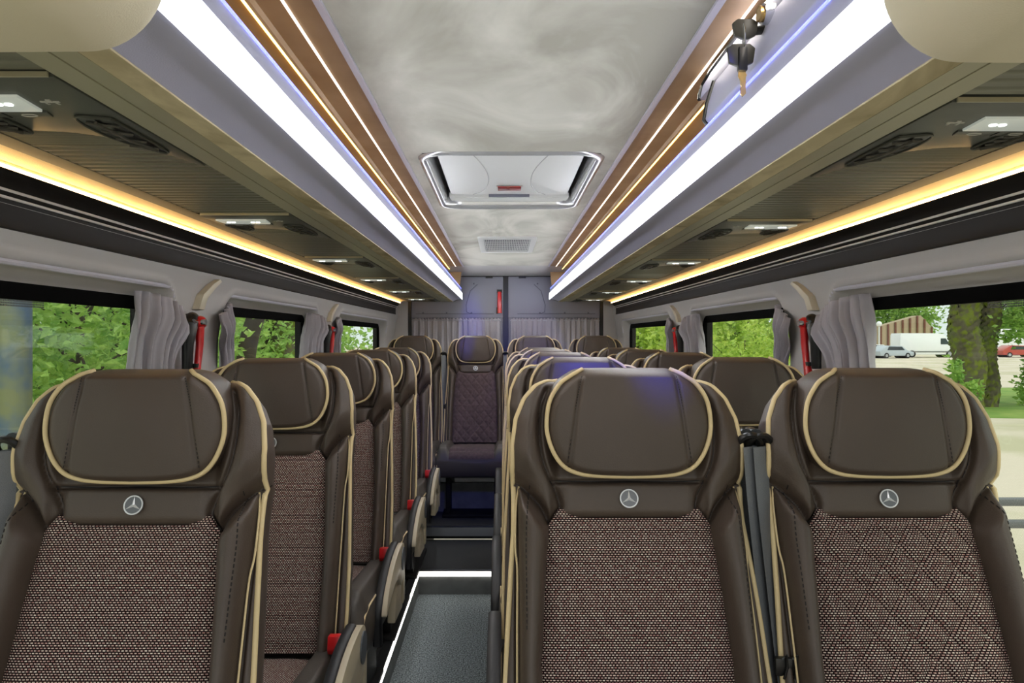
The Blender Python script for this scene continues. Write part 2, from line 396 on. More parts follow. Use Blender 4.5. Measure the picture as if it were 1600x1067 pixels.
# floors
m = MB(); m.box((-0.44, -0.3, -0.03), (0.05+0.40, 3.64, 0.0)); struct(m.build('floor', M['carpet'], smooth=False))
m = MB(); m.box((-1.0, -0.3, -0.03), (-0.468, YB, PLAT)); m.box((0.0+0.45, -0.3, -0.03), (1.0, YB, PLAT)); m.box((-0.468, 3.66, 0.0), (0.45, 4.22, PLAT))
struct(m.build('floor_platform', M['floor_dark'], smooth=False))
m = MB(); m.box((-1.0, 4.24, PLAT), (1.0, YB, STEP)); struct(m.build('floor_rear_platform', M['floor_dark'], smooth=False))
m = MB(); m.box((-0.44, 3.635, 0.0), (0.45, 3.66, PLAT-0.012)); m.box((-0.468, -0.3, 0.0), (-0.44, 3.66, PLAT-0.012)); struct(m.build('trim_1', M['riser'], smooth=False))
m = MB(); m.box((-0.475, -0.3, PLAT-0.012), (-0.438, 3.66, PLAT+0.004)); m.box((-0.438, 3.628, PLAT-0.012), (0.45, 3.668, PLAT+0.004)); struct(m.build('trim_2', M['steel'], smooth=False))
m = MB(); m.box((-0.4395, -0.3, PLAT-0.012), (-0.434, 3.63, PLAT+0.0045)); m.box((-0.434, 3.622, PLAT-0.018), (0.45, 3.630, PLAT+0.0045))
tag(m.build('floor_light_line', M['led_floor'], smooth=False), 'thin white light line edging the sunken grey carpet aisle', 'light strip')
m = MB(); m.box((-0.55, 4.20, STEP-0.045), (0.45, 4.24, STEP+0.004)); struct(m.build('trim_3', M['steel'], smooth=False))
m = MB(); m.box((-0.60, 4.60, STEP), (0.0, 4.63, STEP+0.18)); struct(m.build('trim_4', M['riser'], smooth=False))
for x in (-0.50, -0.53):
    m = MB(); m.box((x-0.008, -0.1, PLAT), (x+0.008, 3.6, PLAT+0.010)); struct(m.build('trim_%d' % (5 if x > -0.52 else 6), M['frame_black'], smooth=False))
# ceiling with the hatch and vent cut out
HX, HY0, HY1 = 0.275, 2.27, 3.20
m = MB()
for lo, hi in (((-0.333, -0.1), (0.333, HY0)), ((-0.333, HY1), (0.333, 5.80)), ((-0.333, HY0), (-HX, HY1)), ((HX, HY0), (0.333, HY1))):
    m.box((lo[0], lo[1], Z(0.568)), (hi[0], hi[1], Z(0.585)))
struct(m.build('ceiling', M['suede'], smooth=False))
m = MB(); m.prism([(5.80, Z(0.568)), (6.26, Z(0.524)), (6.30, Z(0.60)), (5.80, Z(0.60))], -0.93, 0.93, axis=0); struct(m.build('trim_7', M['wall'], smooth=False))
m = MB(); m.box((-1.03, -0.1, Z(0.75)), (1.03, YB+0.1, Z(0.78))); struct(m.build('roof', M['soft_black'], smooth=False))

# ------------------------------------------------------------------ rear wall, doors
for s, n in ((-1, 1), (1, 2)):
    m = MB(); x0, x1 = sorted((s*0.022, s*0.80)); xc = (x0+x1)/2
    m.box((x0, 6.28, Z(-1.08)), (x1, 6.33, Z(0.17))); m.box((x0, 6.27, Z(0.17)), (x1, 6.33, Z(0.52)))
    d = struct(m.build('door_%d' % n, M['door_panel'], bevel=0.006))
    g = MB()
    def sx_(t): return s*t
    g.tube([(sx_(0.10), 6.268, Z(0.46)), (sx_(0.24), 6.268, Z(0.455)), (sx_(0.30), 6.268, Z(0.40)), (sx_(0.335), 6.268, Z(0.28)), (sx_(0.33), 6.268, Z(0.22)), (sx_(0.29), 6.268, Z(0.205))][1:], 0.0025, 6)
    g.tube([(sx_(0.10), 6.268, Z(0.205)), (sx_(0.76), 6.268, Z(0.205))], 0.0025, 6)
    g.build('panel_groove', M['groove'], d)
    g = MB()
    for t in (0.29, 0.50, 0.70): g.cyl((sx_(t), 6.262, Z(0.212)), 0.008, 0.01, 1, 12)
    g.cyl((sx_(0.27), 6.262, Z(0.46)), 0.007, 0.01, 1, 12)
    g.build('fastener', M['groove'], d)
    g = MB(); g.box((min(sx_(0.11), sx_(0.17)), 6.25, Z(0.505)), (max(sx_(0.11), sx_(0.17)), 6.27, Z(0.522))); g.build('latch', M['frame_black'], d, smooth=False)
    p = MB(); x0, x1 = sorted((s*0.80, s*0.825)); p.box((x0, 6.25, Z(-1.08)), (x1, 6.33, Z(0.33))); struct(p.build('trim_%d' % (7+n), M['frame_black'], smooth=False))
    p = MB(); x0, x1 = sorted((s*0.825, s*1.0)); p.box((x0, 6.24, Z(-1.08)), (x1, 6.33, Z(0.60))); struct(p.build('trim_%d' % (9+n), M['wall'], bevel=0.01))
m = MB(); m.box((-0.022, 6.275, Z(-1.08)), (0.022, 6.33, Z(0.52))); struct(m.build('trim_12', M['frame_black'], smooth=False))
m = MB(); m.box((-0.86, 6.33, Z(-1.2)), (0.86, 6.36, Z(0.75))); struct(m.build('wall_rear', M['soft_black'], smooth=False))

def pleats(n, amp, seed):
    r = random.Random(seed); ph = [r.uniform(0, 6) for _ in range(4)]
    return lambda u: amp*(math.sin(2*PI*n*u+ph[0]+0.8*math.sin(2*PI*1.7*u+ph[1]))+0.35*math.sin(2*PI*n*2.3*u+ph[2]))
for s, lab in ((-1, 'pleated lilac-grey curtain across the rear door left of the black centre gap'), (1, 'pleated lilac-grey curtain across the rear door right of the black centre gap')):
    f = pleats(14, 0.010, 5+s); P = []
    for j in range(22):
        v = j/21; row = []
        for i in range(241):
            u = i/240; a = 1 if v > 0.06 else 0.45
            row.append((s*(0.045+0.745*u)+0.004*math.sin(30*u+5*v), 6.235+a*f(u)*(0.8+0.3*v), Z(0.165-0.80*v-(0.006*math.sin(2*PI*28*u) if v == 0 else 0))))
        P.append(row)
    m = MB(); m.grid(np.array(P)); o = m.build('rear_curtain', M['curtain'], fixn=False, angle=180)
    md = o.modifiers.new('thickness', 'SOLIDIFY'); md.thickness = 0.002
    tag(o, lab, 'curtain', 'rear door curtains')
    r = MB(); r.tube([(s*0.04, 6.235, Z(0.148)), (s*0.795, 6.235, Z(0.148))], 0.004, 8); r.build('curtain_rod', M['steel'], o)

# ------------------------------------------------------------------ hammers
def hammer(loc, s, label, group='red emergency hammers on the window pillars', slope=0.12):
    """s: -1 on the left wall, +1 on the right wall; handle hangs down, the black holder lies on the side towards the front"""
    e = empty('emergency_hammer', loc, label, 'hammer', group)
    y = lambda a: a
    h = MB()
    h.tube([(-s*0.032, 0.008, 0.0), (-s*0.030, 0.012, -0.05), (-s*0.028, 0.004, -0.10), (-s*0.026, -0.004, -0.13), (-s*0.028, -0.012, -0.20), (-s*0.028, -0.014, -0.232)], [0.012, 0.010, 0.009, 0.012, 0.013, 0.011], 12)
    h.ell((-s*0.032, 0.012, 0.004), (0.015, 0.022, 0.017), 14, 8)
    h.build('handle', M['red'], e)
    k = MB(); k.cyl((-s*0.040, 0.0, 0.004), 0.0075, s*-0.012, 0, 14); k.tube([(-s*0.032, -0.03, 0.006), (-s*0.032, 0.045, 0.0)], [0.006, 0.003], 10); k.build('hammer_head', M['chrome'], e)
    b = MB(); b.tube([(-s*0.014, -0.006, 0.014), (-s*0.016, -0.018, 0.0), (-s*0.014, -0.022, -0.05), (-s*0.012, -0.022, -0.115)], [0.018, 0.022, 0.015, 0.013], 12)
    b.ell((-s*0.016, 0.0, 0.008), (0.016, 0.034, 0.022), 14, 8)
    b.box((min(-s*0.002, -s*0.034), -0.016, -0.108), (max(-s*0.002, -s*0.034), 0.012, -0.098))
    b.build('holder', M['frame_black'], e)
    e.scale = (1.1, 1.15, 1.15)
    return e
hammer((-0.930, 2.11, Z(0.040)), -1, 'red emergency hammer with black holder beside the large left front window')
hammer((-0.930, 3.76, Z(0.035)), -1, 'small red hammer before the last window of the left wall')
hammer((0.930, 2.25, Z(0.040)), 1, 'red emergency hammer with black holder beside the large right front window')
hammer((0.930, 3.94, Z(0.035)), 1, 'small red hammer before the last window of the right wall')
e = empty('emergency_hammer', (-0.052, 6.262, Z(0.39)), 'narrow red handle mounted upright on the rear door near the centre gap', 'hammer')
m = MB(); m.tube([(0, -0.01, 0.0), (0, -0.012, -0.05), (0, -0.012, -0.18)], [0.016, 0.018, 0.020], 12); m.build('handle', M['red'], e)
m = MB(); m.box((-0.028, -0.006, -0.185), (-0.012, 0.004, -0.13)); m.box((-0.022, -0.006, -0.01), (0.022, 0.004, 0.02)); m.build('holder', M['frame_black'], e, bevel=0.002)
# coat hooks
def hook(y0, s, label):
    pts = [(0.0, 0.084), (0.040, 0.084), (0.052, 0.118), (0.100, 0.150), (0.142, 0.174), (0.122, 0.181), (0.080, 0.164), (0.018, 0.128)]
    m = MB(); V0 = []; V1 = []
    for (a, z) in pts:
        h = float(wall_h(z)); V0.append((s*(h+0.001), y0+a, Z(z))); V1.append((s*(h-0.022+0.08*max(0, z-0.13)), y0+a, Z(z)))
    n = len(pts); m.add(V0+V1, [tuple(range(n)), tuple(range(n, 2*n))]+[(i, (i+1) % n, n+(i+1) % n, n+i) for i in range(n)])
    o = m.build('coat_hook', M['hook'], bevel=0.003)
    return tag(o, label, 'hook', 'ivory coat hooks on the pillars')
hook(2.155, -1, 'ivory coat hook above the left wall hammer nearest the front')
hook(3.80, -1, 'small ivory coat hook before the last left window')
hook(2.24, 1, 'ivory coat hook above the right wall hammer nearest the front')
hook(3.96, 1, 'small ivory coat hook before the last right window')

# ------------------------------------------------------------------ side curtains, gathered at the window edges
def side_curtain(s, ya, yb, arc, label, seed, lean=-0.06):
    """ya = edge at the glass, yb = edge at the pillar; the top bends down towards the pillar along the rail"""
    f = pleats(6.5, 0.012, seed); P = []
    for j in range(40):
        v = j/39; row = []
        for i in range(111):
            u = i/110
            ztop = 0.120-0.055*u**2*arc
            z = ztop-(0.78-0.055)*v
            gather = 0.5+0.5*smoothstep(0.0, 0.12, v)
            wid = 1-0.30*float(smoothstep(0.06, 0.22, v))
            ymid = ya+(yb-ya)*(0.5+(u-0.5)*wid)+(ya-yb)*0.14*float(smoothstep(0.06, 0.22, v))
            ymid += (1 if yb > ya else -1)*lean*float(v)*0.5
            h = float(wall_h(z))-0.018+0.052*max(0, 1-u*1.6)**1.2
            h -= (0.010+f(u+0.05*math.sin(4*v)))*gather+0.02*math.exp(-((v-0.07)/0.05)**2)*u
            row.append((s*h, ymid+0.006*math.sin(26*u+9*v)*gather, Z(z)))
        P.append(row)
    m = MB(); m.grid(np.array(P)); o = m.build('window_curtain', M['curtain'], fixn=False, angle=180)
    md = o.modifiers.new('thickness', 'SOLIDIFY'); md.thickness = 0.003; md.offset = 0
    return tag(o, label, 'curtain', 'gathered grey side curtains')
side_curtain(-1, 1.87, 2.05, 1.0, 'gathered grey curtain at the inner edge of the large left front window', 1)
side_curtain(-1, 2.50, 2.30, 1.0, 'grey curtain bunched right behind the left wall hammer nearest the front', 2)
side_curtain(-1, 3.48, 3.66, 0.6, 'grey curtain at the far edge of the second left window', 3)
side_curtain(-1, 4.10, 3.92, 0.6, 'thin grey curtain at the near edge of the last left window', 4)
side_curtain(1, 1.99, 2.19, 1.0, 'gathered grey curtain at the inner edge of the large right front window', 6)
side_curtain(1, 2.63, 2.42, 1.0, 'grey curtain bunched right behind the right wall hammer nearest the front', 7)
side_curtain(1, 3.66, 3.84, 0.6, 'grey curtain at the far edge of the second right window', 8)
side_curtain(1, 4.28, 4.10, 0.6, 'thin grey curtain at the near edge of the last right window', 9)

# ------------------------------------------------------------------ luggage racks
RY0, RY1 = 0.70, 6.08
def rack(s, side):
    e = empty('luggage_rack', (0, 0, 0), 'long %s luggage rack with glowing white lip under the suede ceiling' % side, 'luggage rack', 'luggage racks')
    def pz(pts): return [(s*p[0], Z(p[1])) for p in pts]
    def part(name, pts, mt, y0=RY0, y1=RY1, parent=e, smooth=True, **k):
        m = MB(); m.prism(pz(pts), y0, y1); return m.build(name, M[mt], parent, smooth=smooth, angle=25, **k)
    part('front_panel', [(0.379, 0.414), (0.370, 0.412), (0.366, 0.404), (0.3605, 0.375), (0.3595, 0.345), (0.359, 0.3215), (0.362, 0.3195), (0.380, 0.3175), (0.400, 0.3135), (0.418, 0.3075), (0.433, 0.3005), (0.433, 0.33), (0.40, 0.35), (0.388, 0.36), (0.386, 0.41)], 'grey_lav')
    part('light_strip', [(0.3600, 0.371), (0.3565, 0.369), (0.3555, 0.345), (0.3555, 0.3180), (0.3590, 0.3155), (0.3610, 0.3215)], 'led')
    part('blue_light_line', [(0.3665, 0.4085), (0.3640, 0.4085), (0.3640, 0.4055), (0.3665, 0.4055)], 'blue_led')
    part('suede_band', [(0.433, 0.298), (0.470, 0.298), (0.470, 0.32), (0.433, 0.32)], 'suede_band')
    part('rail', [(0.470, 0.2975), (0.500, 0.2985), (0.5005, 0.3005), (0.5025, 0.3005), (0.503, 0.2985), (0.538, 0.2995), (0.538, 0.325), (0.470, 0.325)], 'rail')
    part('outer_trim', [(0.769, 0.3020), (0.812, 0.3025), (0.812, 0.325), (0.769, 0.325)], 'trim_grey')
    part('lit_cove', [(0.812, 0.3030), (0.835, 0.3040), (0.852, 0.3030), (0.866, 0.2985), (0.868, 0.2925), (0.868, 0.32), (0.812, 0.32)], 'cream')
    part('amber_light_line', [(0.8655, 0.2925), (0.8700, 0.2940), (0.8700, 0.2850), (0.8650, 0.2850)], 'cove_led')
    part('cornice', [(0.8640, 0.2860), (0.8640, 0.2845), (0.878, 0.276), (0.888, 0.266), (0.893, 0.259), (0.896, 0.254), (0.901, 0.249), (0.905, 0.238), (0.905, 0.205), (0.902, 0.195), (0.935, 0.19), (0.935, 0.292), (0.870, 0.292), (0.870, 0.286)], 'soft_black')
    m = MB()
    for h, z in ((0.8925, 0.2585), (0.9000, 0.2475)): m.tube([(s*h, RY0, Z(z)), (s*h, RY1, Z(z))], 0.0027, 8)
    m.build('chrome_line', M['chrome_paint'], e)
    part('bin_floor', [(0.386, 0.345), (0.93, 0.345), (0.93, 0.355), (0.386, 0.355)], 'brown')
    # upper lining between ceiling and rack interior
    part('upper_trim', [(0.3315, 0.562), (0.3450, 0.562), (0.3450, 0.580), (0.3315, 0.580)], 'alu')
    part('upper_lining', [(0.345, 0.566), (0.3945, 0.566), (0.3945, 0.5665), (0.3985, 0.5665), (0.3985, 0.566), (0.442, 0.565), (0.446, 0.556), (0.452, 0.554), (0.458, 0.560), (0.52, 0.556), (0.93, 0.46), (0.93, 0.49), (0.52, 0.60), (0.345, 0.60)], 'brown')
    part('white_light_line', [(0.3945, 0.5635), (0.3985, 0.5635), (0.3985, 0.5665), (0.3945, 0.5665)], 'led_line')
    part('warm_light_line', [(0.4515, 0.5535), (0.4580, 0.5550), (0.4580, 0.5600), (0.4520, 0.5560)], 'amber')
    part('back_lining', [(0.90, 0.345), (0.93, 0.345), (0.93, 0.49), (0.90, 0.49)], 'brown')
    part('end_panel', [(0.386, 0.345), (0.93, 0.30), (0.93, 0.58), (0.36, 0.575), (0.379, 0.414)], 'brown', RY1-0.012, RY1)
    part('end_cap', [(0.359, 0.3215), (0.433, 0.298), (0.812, 0.300), (0.812, 0.345), (0.388, 0.36), (0.379, 0.414), (0.366, 0.404)], 'console', RY1, RY1+0.006)
    return e
racks = {-1: rack(-1, 'left'), 1: rack(1, 'right')}
# dark ribbed underside between consoles: corrugated across, ridges run from aisle to wall
def console_ys(s): return [(0.96 if s < 0 else 1.05)+0.95*k for k in range(6)]
for s in (-1, 1):
    ys = console_ys(s)
    base = MB(); x0, x1 = sorted((s*0.538, s*0.769)); base.box((x0, RY0, Z(0.310)), (x1, RY1, Z(0.330))); base.build('underside', M['frame_black'], racks[s], smooth=False)
    segs = [(RY0, ys[0]-0.125)]+[(a+0.20, min(b-0.125, RY1)) for a, b in zip(ys, ys[1:]+[RY1+0.125])]
    for (a, b) in segs:
        if b-a < 0.02: continue
        n = max(2, int((b-a)/0.0035)); P = []
        for i in range(n+1):
            y = a+(b-a)*i/n; ph = ((y/0.028) % 1.0); dz = 0.006*min(1, 5*min(ph, 1-ph))
            row = []
            for k in range(9):
                h = 0.538+(0.769-0.538)*k/8; row.append((s*h, y, Z(0.3085-dz)))
            P.append(row)
        m = MB(); m.grid(np.array(P)); m.build('ribbed_panel', M['rib'], racks[s], fixn=False, angle=30)
# consoles with reading lamp and two nozzles
def console(s):
    e = empty('overhead_console', (0, 0, 0))
    def pl(pts, z0, z1, name, mt, parent=e, bevel=0.0):
        m = MB(); m.prism([(s*p[0], p[1]) for p in pts], z0, z1, axis=2); return m.build(name, M[mt], parent, bevel=bevel, angle=30)
    # plan outline: broad block with a tail that tapers along the rail; z=0 is the lower face
    body = spline([(0.540, -0.115), (0.540, 0.10), (0.541, 0.24), (0.545, 0.325), (0.556, 0.30), (0.575, 0.235), (0.605, 0.155), (0.65, 0.115), (0.70, 0.105), (0.735, 0.10), (0.764, 0.06), (0.766, -0.05), (0.760, -0.112), (0.65, -0.12)], 90)
    pl([tuple(p) for p in body], -0.005, 0.012, 'housing', 'console', bevel=0.003)
    # finely ribbed infill outboard of the tail
    n = 46; P = []
    for i in range(n*4+1):
        y = 0.06+0.26*i/(n*4); ph = (i % 4)/4; dz = 0.0045*(1 if ph in (0.25, 0.5) else 0)
        P.append([(s*h, y, 0.004-dz) for h in (0.55, 0.62, 0.70, 0.766)])
    m = MB(); m.grid(np.array(P)); m.build('fine_ribbed_infill', M['rib'], e, fixn=False, angle=30)
    f = pl([(0.622, -0.055), (0.748, -0.055), (0.742, 0.005), (0.628, 0.005)], -0.0085, -0.002, 'lamp_lens', 'lens', bevel=0.001)
    g = MB()
    for hx in (0.650, 0.663, 0.712, 0.724): g.cyl((s*hx, -0.028, -0.0098), 0.005, 0.003, 2, 12)
    g.build('lamp_diode', M['spot_led'], f)
    pl([(0.625, 0.010), (0.745, 0.010), (0.742, 0.032), (0.630, 0.032)], -0.0075, -0.002, 'switch_row', 'console', bevel=0.001)
    g = MB(); g.box((min(s*0.684, s*0.686), 0.011, -0.0085), (max(s*0.684, s*0.686), 0.031, -0.006)); g.build('switch_gap', M['frame_black'], e, smooth=False)
    for hx in (0.655, 0.715):
        ic = MB(); ic.tube([(s*hx+0.010*math.cos(2*PI*k/16), 0.021+0.005*math.sin(2*PI*k/16), -0.0078) for k in range(17)], 0.0008, 5); ic.build('printed_icon', M['label'], e, smooth=False)
    ic = MB(); c_ = s*0.598
    ic.prism([(c_-0.012, -0.030), (c_-0.002, -0.030), (c_-0.002, -0.036), (c_+0.004, -0.036), (c_+0.004, -0.030), (c_+0.012, -0.030), (c_+0.012, -0.026), (c_+0.008, -0.026), (c_+0.008, -0.018), (c_+0.005, -0.018), (c_+0.005, -0.026), (c_-0.005, -0.026), (c_-0.005, -0.018), (c_-0.008, -0.018), (c_-0.008, -0.026), (c_-0.012, -0.026)], -0.0062, -0.005, axis=2)
    ic.build('printed_icon', M['label'], e, smooth=False)
    for c, rot in (((0.583, 0.125), -0.12), ((0.728, 0.058), 0.0)):
        L = 0.095 if c[0] < 0.6 else 0.05; W = 0.026
        o = spline([(c[0]-W, c[1]-L*0.9), (c[0]+W*0.6, c[1]-L), (c[0]+W, c[1]-L*0.5), (c[0]+W*0.75, c[1]+L*0.2), (c[0]-W*0.55, c[1]+L), (c[0]-W*0.95, c[1]+L*0.7), (c[0]-W, c[1]-L*0.9)], 42)[:-1]
        v = pl([tuple(p) for p in o], -0.0068, -0.003, 'air_nozzle', 'frame_black', bevel=0.001)
        r = MB(); r.tube([(s*p[0], p[1], -0.0068) for p in list(o)+[o[0]]], 0.0022, 6); r.build('nozzle_rim', M['console'], v)
        r = MB()
        for k in range(4):
            yy = c[1]-L*0.7+L*0.42*k; r.tube([(s*(c[0]-W*0.8), yy+0.012, -0.009), (s*(c[0]+W*0.6), yy-0.006, -0.009)], 0.0018, 6)
        r.tube([(s*c[0], c[1]-L*0.8, -0.010), (s*(c[0]-0.006), c[1], -0.013), (s*(c[0]-W*0.6), c[1]+L*0.75, -0.010)], 0.0026, 6)
        r.build('nozzle_vane', M['vane'], v)
    m = MB(); m.box((min(s*0.545, s*0.76), -0.120, -0.006), (max(s*0.545, s*0.76), -0.117, 0.0)); m.build('edge_strip', M['rail'], e, smooth=False)
    for q in [e]+list(kids(e)): CH[q.name] = kids(q)
    return e
ORD = ['nearest the camera', 'second from the front', 'third from the front', 'fourth from the front', 'fifth from the front', 'last before the rear doors']
for s, side in ((-1, 'left'), (1, 'right')):
    c0 = console(s)
    for k, y in enumerate(console_ys(s)):
        c = c0 if k == 0 else copy_tree(c0)
        c.location = (0, y, Z(0.303))
        tag(c, 'dark console with reading lamp under the %s rack, %s' % (side, ORD[k]), 'overhead console', 'overhead consoles under the %s rack' % side)

# locker box closing the front of the right rack
lk = empty('overhead_locker', (0, 0, 0), 'lavender-grey locker with black rubber edging at the front of the right rack', 'locker')
m = MB(); m.prism([(0.372, Z(0.416)), (0.3665, Z(0.424)), (0.372, Z(0.455)), (0.386, Z(0.500)), (0.404, Z(0.500)), (0.404, Z(0.416))], 0.70, 1.44); m.build('lower_front', M['grey_lav'], lk, bevel=0.002, angle=30)
m = MB(); m.prism([(0.387, Z(0.501)), (0.394, Z(0.530)), (0.404, Z(0.553)), (0.42, Z(0.553)), (0.42, Z(0.501))], 0.70, 1.56)
m.build('upper_front', M['grey_lav'], lk, bevel=0.002, angle=30)
m = MB(); m.tube([(0.372, 1.438, Z(0.414)), (0.3655, 1.441, Z(0.424)), (0.3705, 1.442, Z(0.455)), (0.385, 1.442, Z(0.500))], 0.0048, 8); m.build('lower_edging', M['frame_black'], lk)
m = MB(); m.tube([(0.386, 1.555, Z(0.501)), (0.389, 1.562, Z(0.515)), (0.396, 1.562, Z(0.535)), (0.401, 1.52, Z(0.550)), (0.402, 1.35, Z(0.555))], 0.0045, 8); m.build('upper_edging', M['frame_black'], lk)
# lock and keys: lock cylinder around pixel (1190,15), keys hanging to (1163,115)
kx, ky, kz = 0.372+0.028-0.028, 1.03, 0.470
kk = empty('lock', (0.383, 1.135, Z(0.497)), 'chrome lock cylinder in the locker front behind the hanging keys', 'lock')
m = MB(); m.tube([(0.012, 0, 0), (-0.012, 0, 0.0)], 0.016, 24); m.build('bezel', M['chrome'], kk)
m = MB(); m.tube([(0.0, 0, 0), (-0.018, 0, 0.0)], 0.012, 24); m.build('barrel', M['gold'], kk)
ks = empty('key_bunch', (0.352, 1.150, Z(0.478)), 'pair of black-headed brass keys hanging from the locker lock at upper right', 'keys')
ks.scale = (1.15,)*3
def keyhead(m, c, w, h, t, ax):
    cx, cy, cz = c; o = [(-w, h*0.6), (-w*0.6, h), (w*0.6, h), (w, h*0.6), (w*0.85, -h*0.7), (w*0.3, -h), (-w*0.3, -h), (-w*0.85, -h*0.7)]
    m.prism([(cx+p[0], cz+p[1]) for p in o], cy-t, cy+t, axis=1)
m = MB(); keyhead(m, (-0.004, -0.004, 0.0), 0.017, 0.013, 0.004, 1); m.tube([(0.0, 0.0, -0.002), (0.030, 0.012, 0.008)], [0.006, 0.008], 10)
k1 = m.build('key_in_lock_head', M['key_head'], ks, bevel=0.002)
m = MB(); m.tube([(-0.008, -0.012, 0.004), (-0.008, -0.016, -0.004), (-0.007, -0.014, -0.024), (-0.007, -0.006, -0.030), (-0.006, -0.004, -0.01)], 0.0012, 6); m.build('key_ring', M['chrome'], ks)
m = MB(); keyhead(m, (-0.010, -0.006, -0.036), 0.019, 0.015, 0.0035, 1); k2 = m.build('key_head', M['key_head'], ks, bevel=0.002)
m = MB(); m.box((-0.0145, -0.013, -0.058), (-0.0025, -0.003, -0.026)); m.build('key_collar', M['frame_black'], k2, bevel=0.002)
m = MB(); m.prism([(-0.013, -0.052), (-0.004, -0.052), (-0.004, -0.061), (-0.0025, -0.063), (-0.004, -0.066), (-0.004, -0.088), (-0.008, -0.092), (-0.011, -0.088), (-0.011, -0.080), (-0.0095, -0.078), (-0.011, -0.075), (-0.011, -0.070), (-0.014, -0.064)], -0.0085, -0.006, axis=1); m.build('key_blade', M['gold'], ks)

# ------------------------------------------------------------------ roof hatch and vent grille
def rrect(x0, x1, y0, y1, r, n=8):
    out = []
    for cx, cy, a0 in ((x1-r, y1-r, 0), (x0+r, y1-r, PI/2), (x0+r, y0+r, PI), (x1-r, y0+r, 1.5*PI)):
        for k in range(n+1): out.append((cx+r*math.cos(a0+PI/2*k/n), cy+r*math.sin(a0+PI/2*k/n)))
    return out
ht = empty('roof_hatch', (0, 0, 0), 'pale grey roof hatch in a rounded chrome-edged frame in the ceiling', 'roof hatch')
rings = []
for (ins, z) in ((-0.020, 0.5675), (-0.018, 0.562), (-0.008, 0.559), (0.002, 0.560), (0.008, 0.565), (0.012, 0.578), (0.014, 0.64)):
    rings.append([(p[0], p[1], Z(z)) for p in rrect(-HX+ins, HX-ins, HY0+ins, HY1-ins, 0.075-ins*0.6)])
m = MB(); m.grid(np.array(rings), True); m.build('frame', mat('glossy_hatch_frame', '#c4c5c6', 0.18, 0.55), ht, fixn=False, angle=60)
m = MB(); m.box((-0.28, HY0-0.01, Z(0.645)), (0.28, HY1+0.01, Z(0.66))); m.build('cover', M['frame_black'], ht, smooth=False)
m = MB(); m.prism([(p[0], p[1]) for p in rrect(-0.242, 0.242, HY0-0.06+0.07, 3.095, 0.02, 4)], Z(0.600), Z(0.612), axis=2); pn = m.build('inner_panel', M['white_plastic'], ht, bevel=0.003)
for s in (-1, 1):
    a = spline([(s*0.165, 2.30), (s*0.125, 2.42), (s*0.092, 2.60), (s*0.080, 2.76), (s*0.088, 2.92), (s*0.115, 3.03), (s*0.150, 3.085)], 40)
    m = MB(); m.tube([(p[0], p[1], Z(0.600)) for p in a], 0.0022, 6); m.build('moulded_arc', mat('grey_moulding_line', '#9c9d9a', 0.5), pn)
m = MB(); m.box((-0.25, 3.10, Z(0.592)), (0.25, HY1-0.01, Z(0.61)))
for k in range(5): m.box((-0.245, 3.105+0.018*k, Z(0.588)), (0.245, 3.113+0.018*k, Z(0.592)))
m.build('rear_ledge', M['white_plastic'], ht, smooth=False)
m = MB(); m.box((-0.085, 3.083, Z(0.590)), (0.085, 3.100, Z(0.600))); m.build('latch_slot', M['groove'], ht, smooth=False)
m = MB(); m.box((-0.052, 2.91, Z(0.594)), (0.052, 3.0, Z(0.6005))); hd = m.build('release_handle', M['white_plastic'], ht, bevel=0.004)
m = MB(); m.box((-0.046, 2.90, Z(0.5915)), (0.046, 2.975, Z(0.5945))); m.build('red_lens', M['red_lens'], hd, bevel=0.001)
vg = empty('ceiling_vent', (0, 0, 0), 'small white rectangular ceiling vent grille beyond the roof hatch', 'vent')
m = MB(); o = rrect(-0.168, 0.168, 4.13, 4.86, 0.02, 4); i_ = rrect(-0.135, 0.135, 4.20, 4.79, 0.01, 4)
P = np.array([[(p[0], p[1], Z(0.568)) for p in o], [(p[0], p[1], Z(0.560)) for p in o], [(p[0], p[1], Z(0.560)) for p in i_], [(p[0], p[1], Z(0.567)) for p in i_]])
m.grid(P, True); m.build('vent_frame', M['white_plastic'], vg, angle=30, fixn=False)
m = MB()
for k in range(26): x = -0.13+0.26*k/25; m.box((x-0.0022, 4.20, Z(0.562)), (x+0.0022, 4.79, Z(0.566)))
for k in range(6): y = 4.25+0.1*k; m.box((-0.132, y-0.003, Z(0.563)), (0.132, y+0.003, Z(0.5665)))
m.build('grille', M['white_plastic'], vg, smooth=False)
m = MB(); m.box((-0.136, 4.20, Z(0.5665)), (0.136, 4.79, Z(0.5675))); m.build('vent_backing', M['groove'], vg, smooth=False)

# ------------------------------------------------------------------ beige cab lining corners overhead
for s, lab, x0, zb in ((-1, 'rounded beige cab lining corner at the top left edge of the view', 0.334, 0.260), (1, 'rounded beige cab lining corner at the top right edge of the view', 0.318, 0.250)):
    o = []
    for k in range(13): a = PI+PI/2*k/12; o.append((x0+0.075+0.075*math.cos(a), zb+0.075+0.075*math.sin(a)))
    o += [(0.895, zb-0.004), (0.895, 0.62), (x0, 0.62)]
    m = MB(); m.prism([(s*p[0], Z(p[1])) for p in o], 0.42, 0.69)
    ob = m.build('cab_lining', M['cab'], bevel=0.022); tag(ob, lab, 'lining', 'beige cab lining corners')
    ob.modifiers.new('round', 'BEVEL').width = 0.004
exec_seats = True
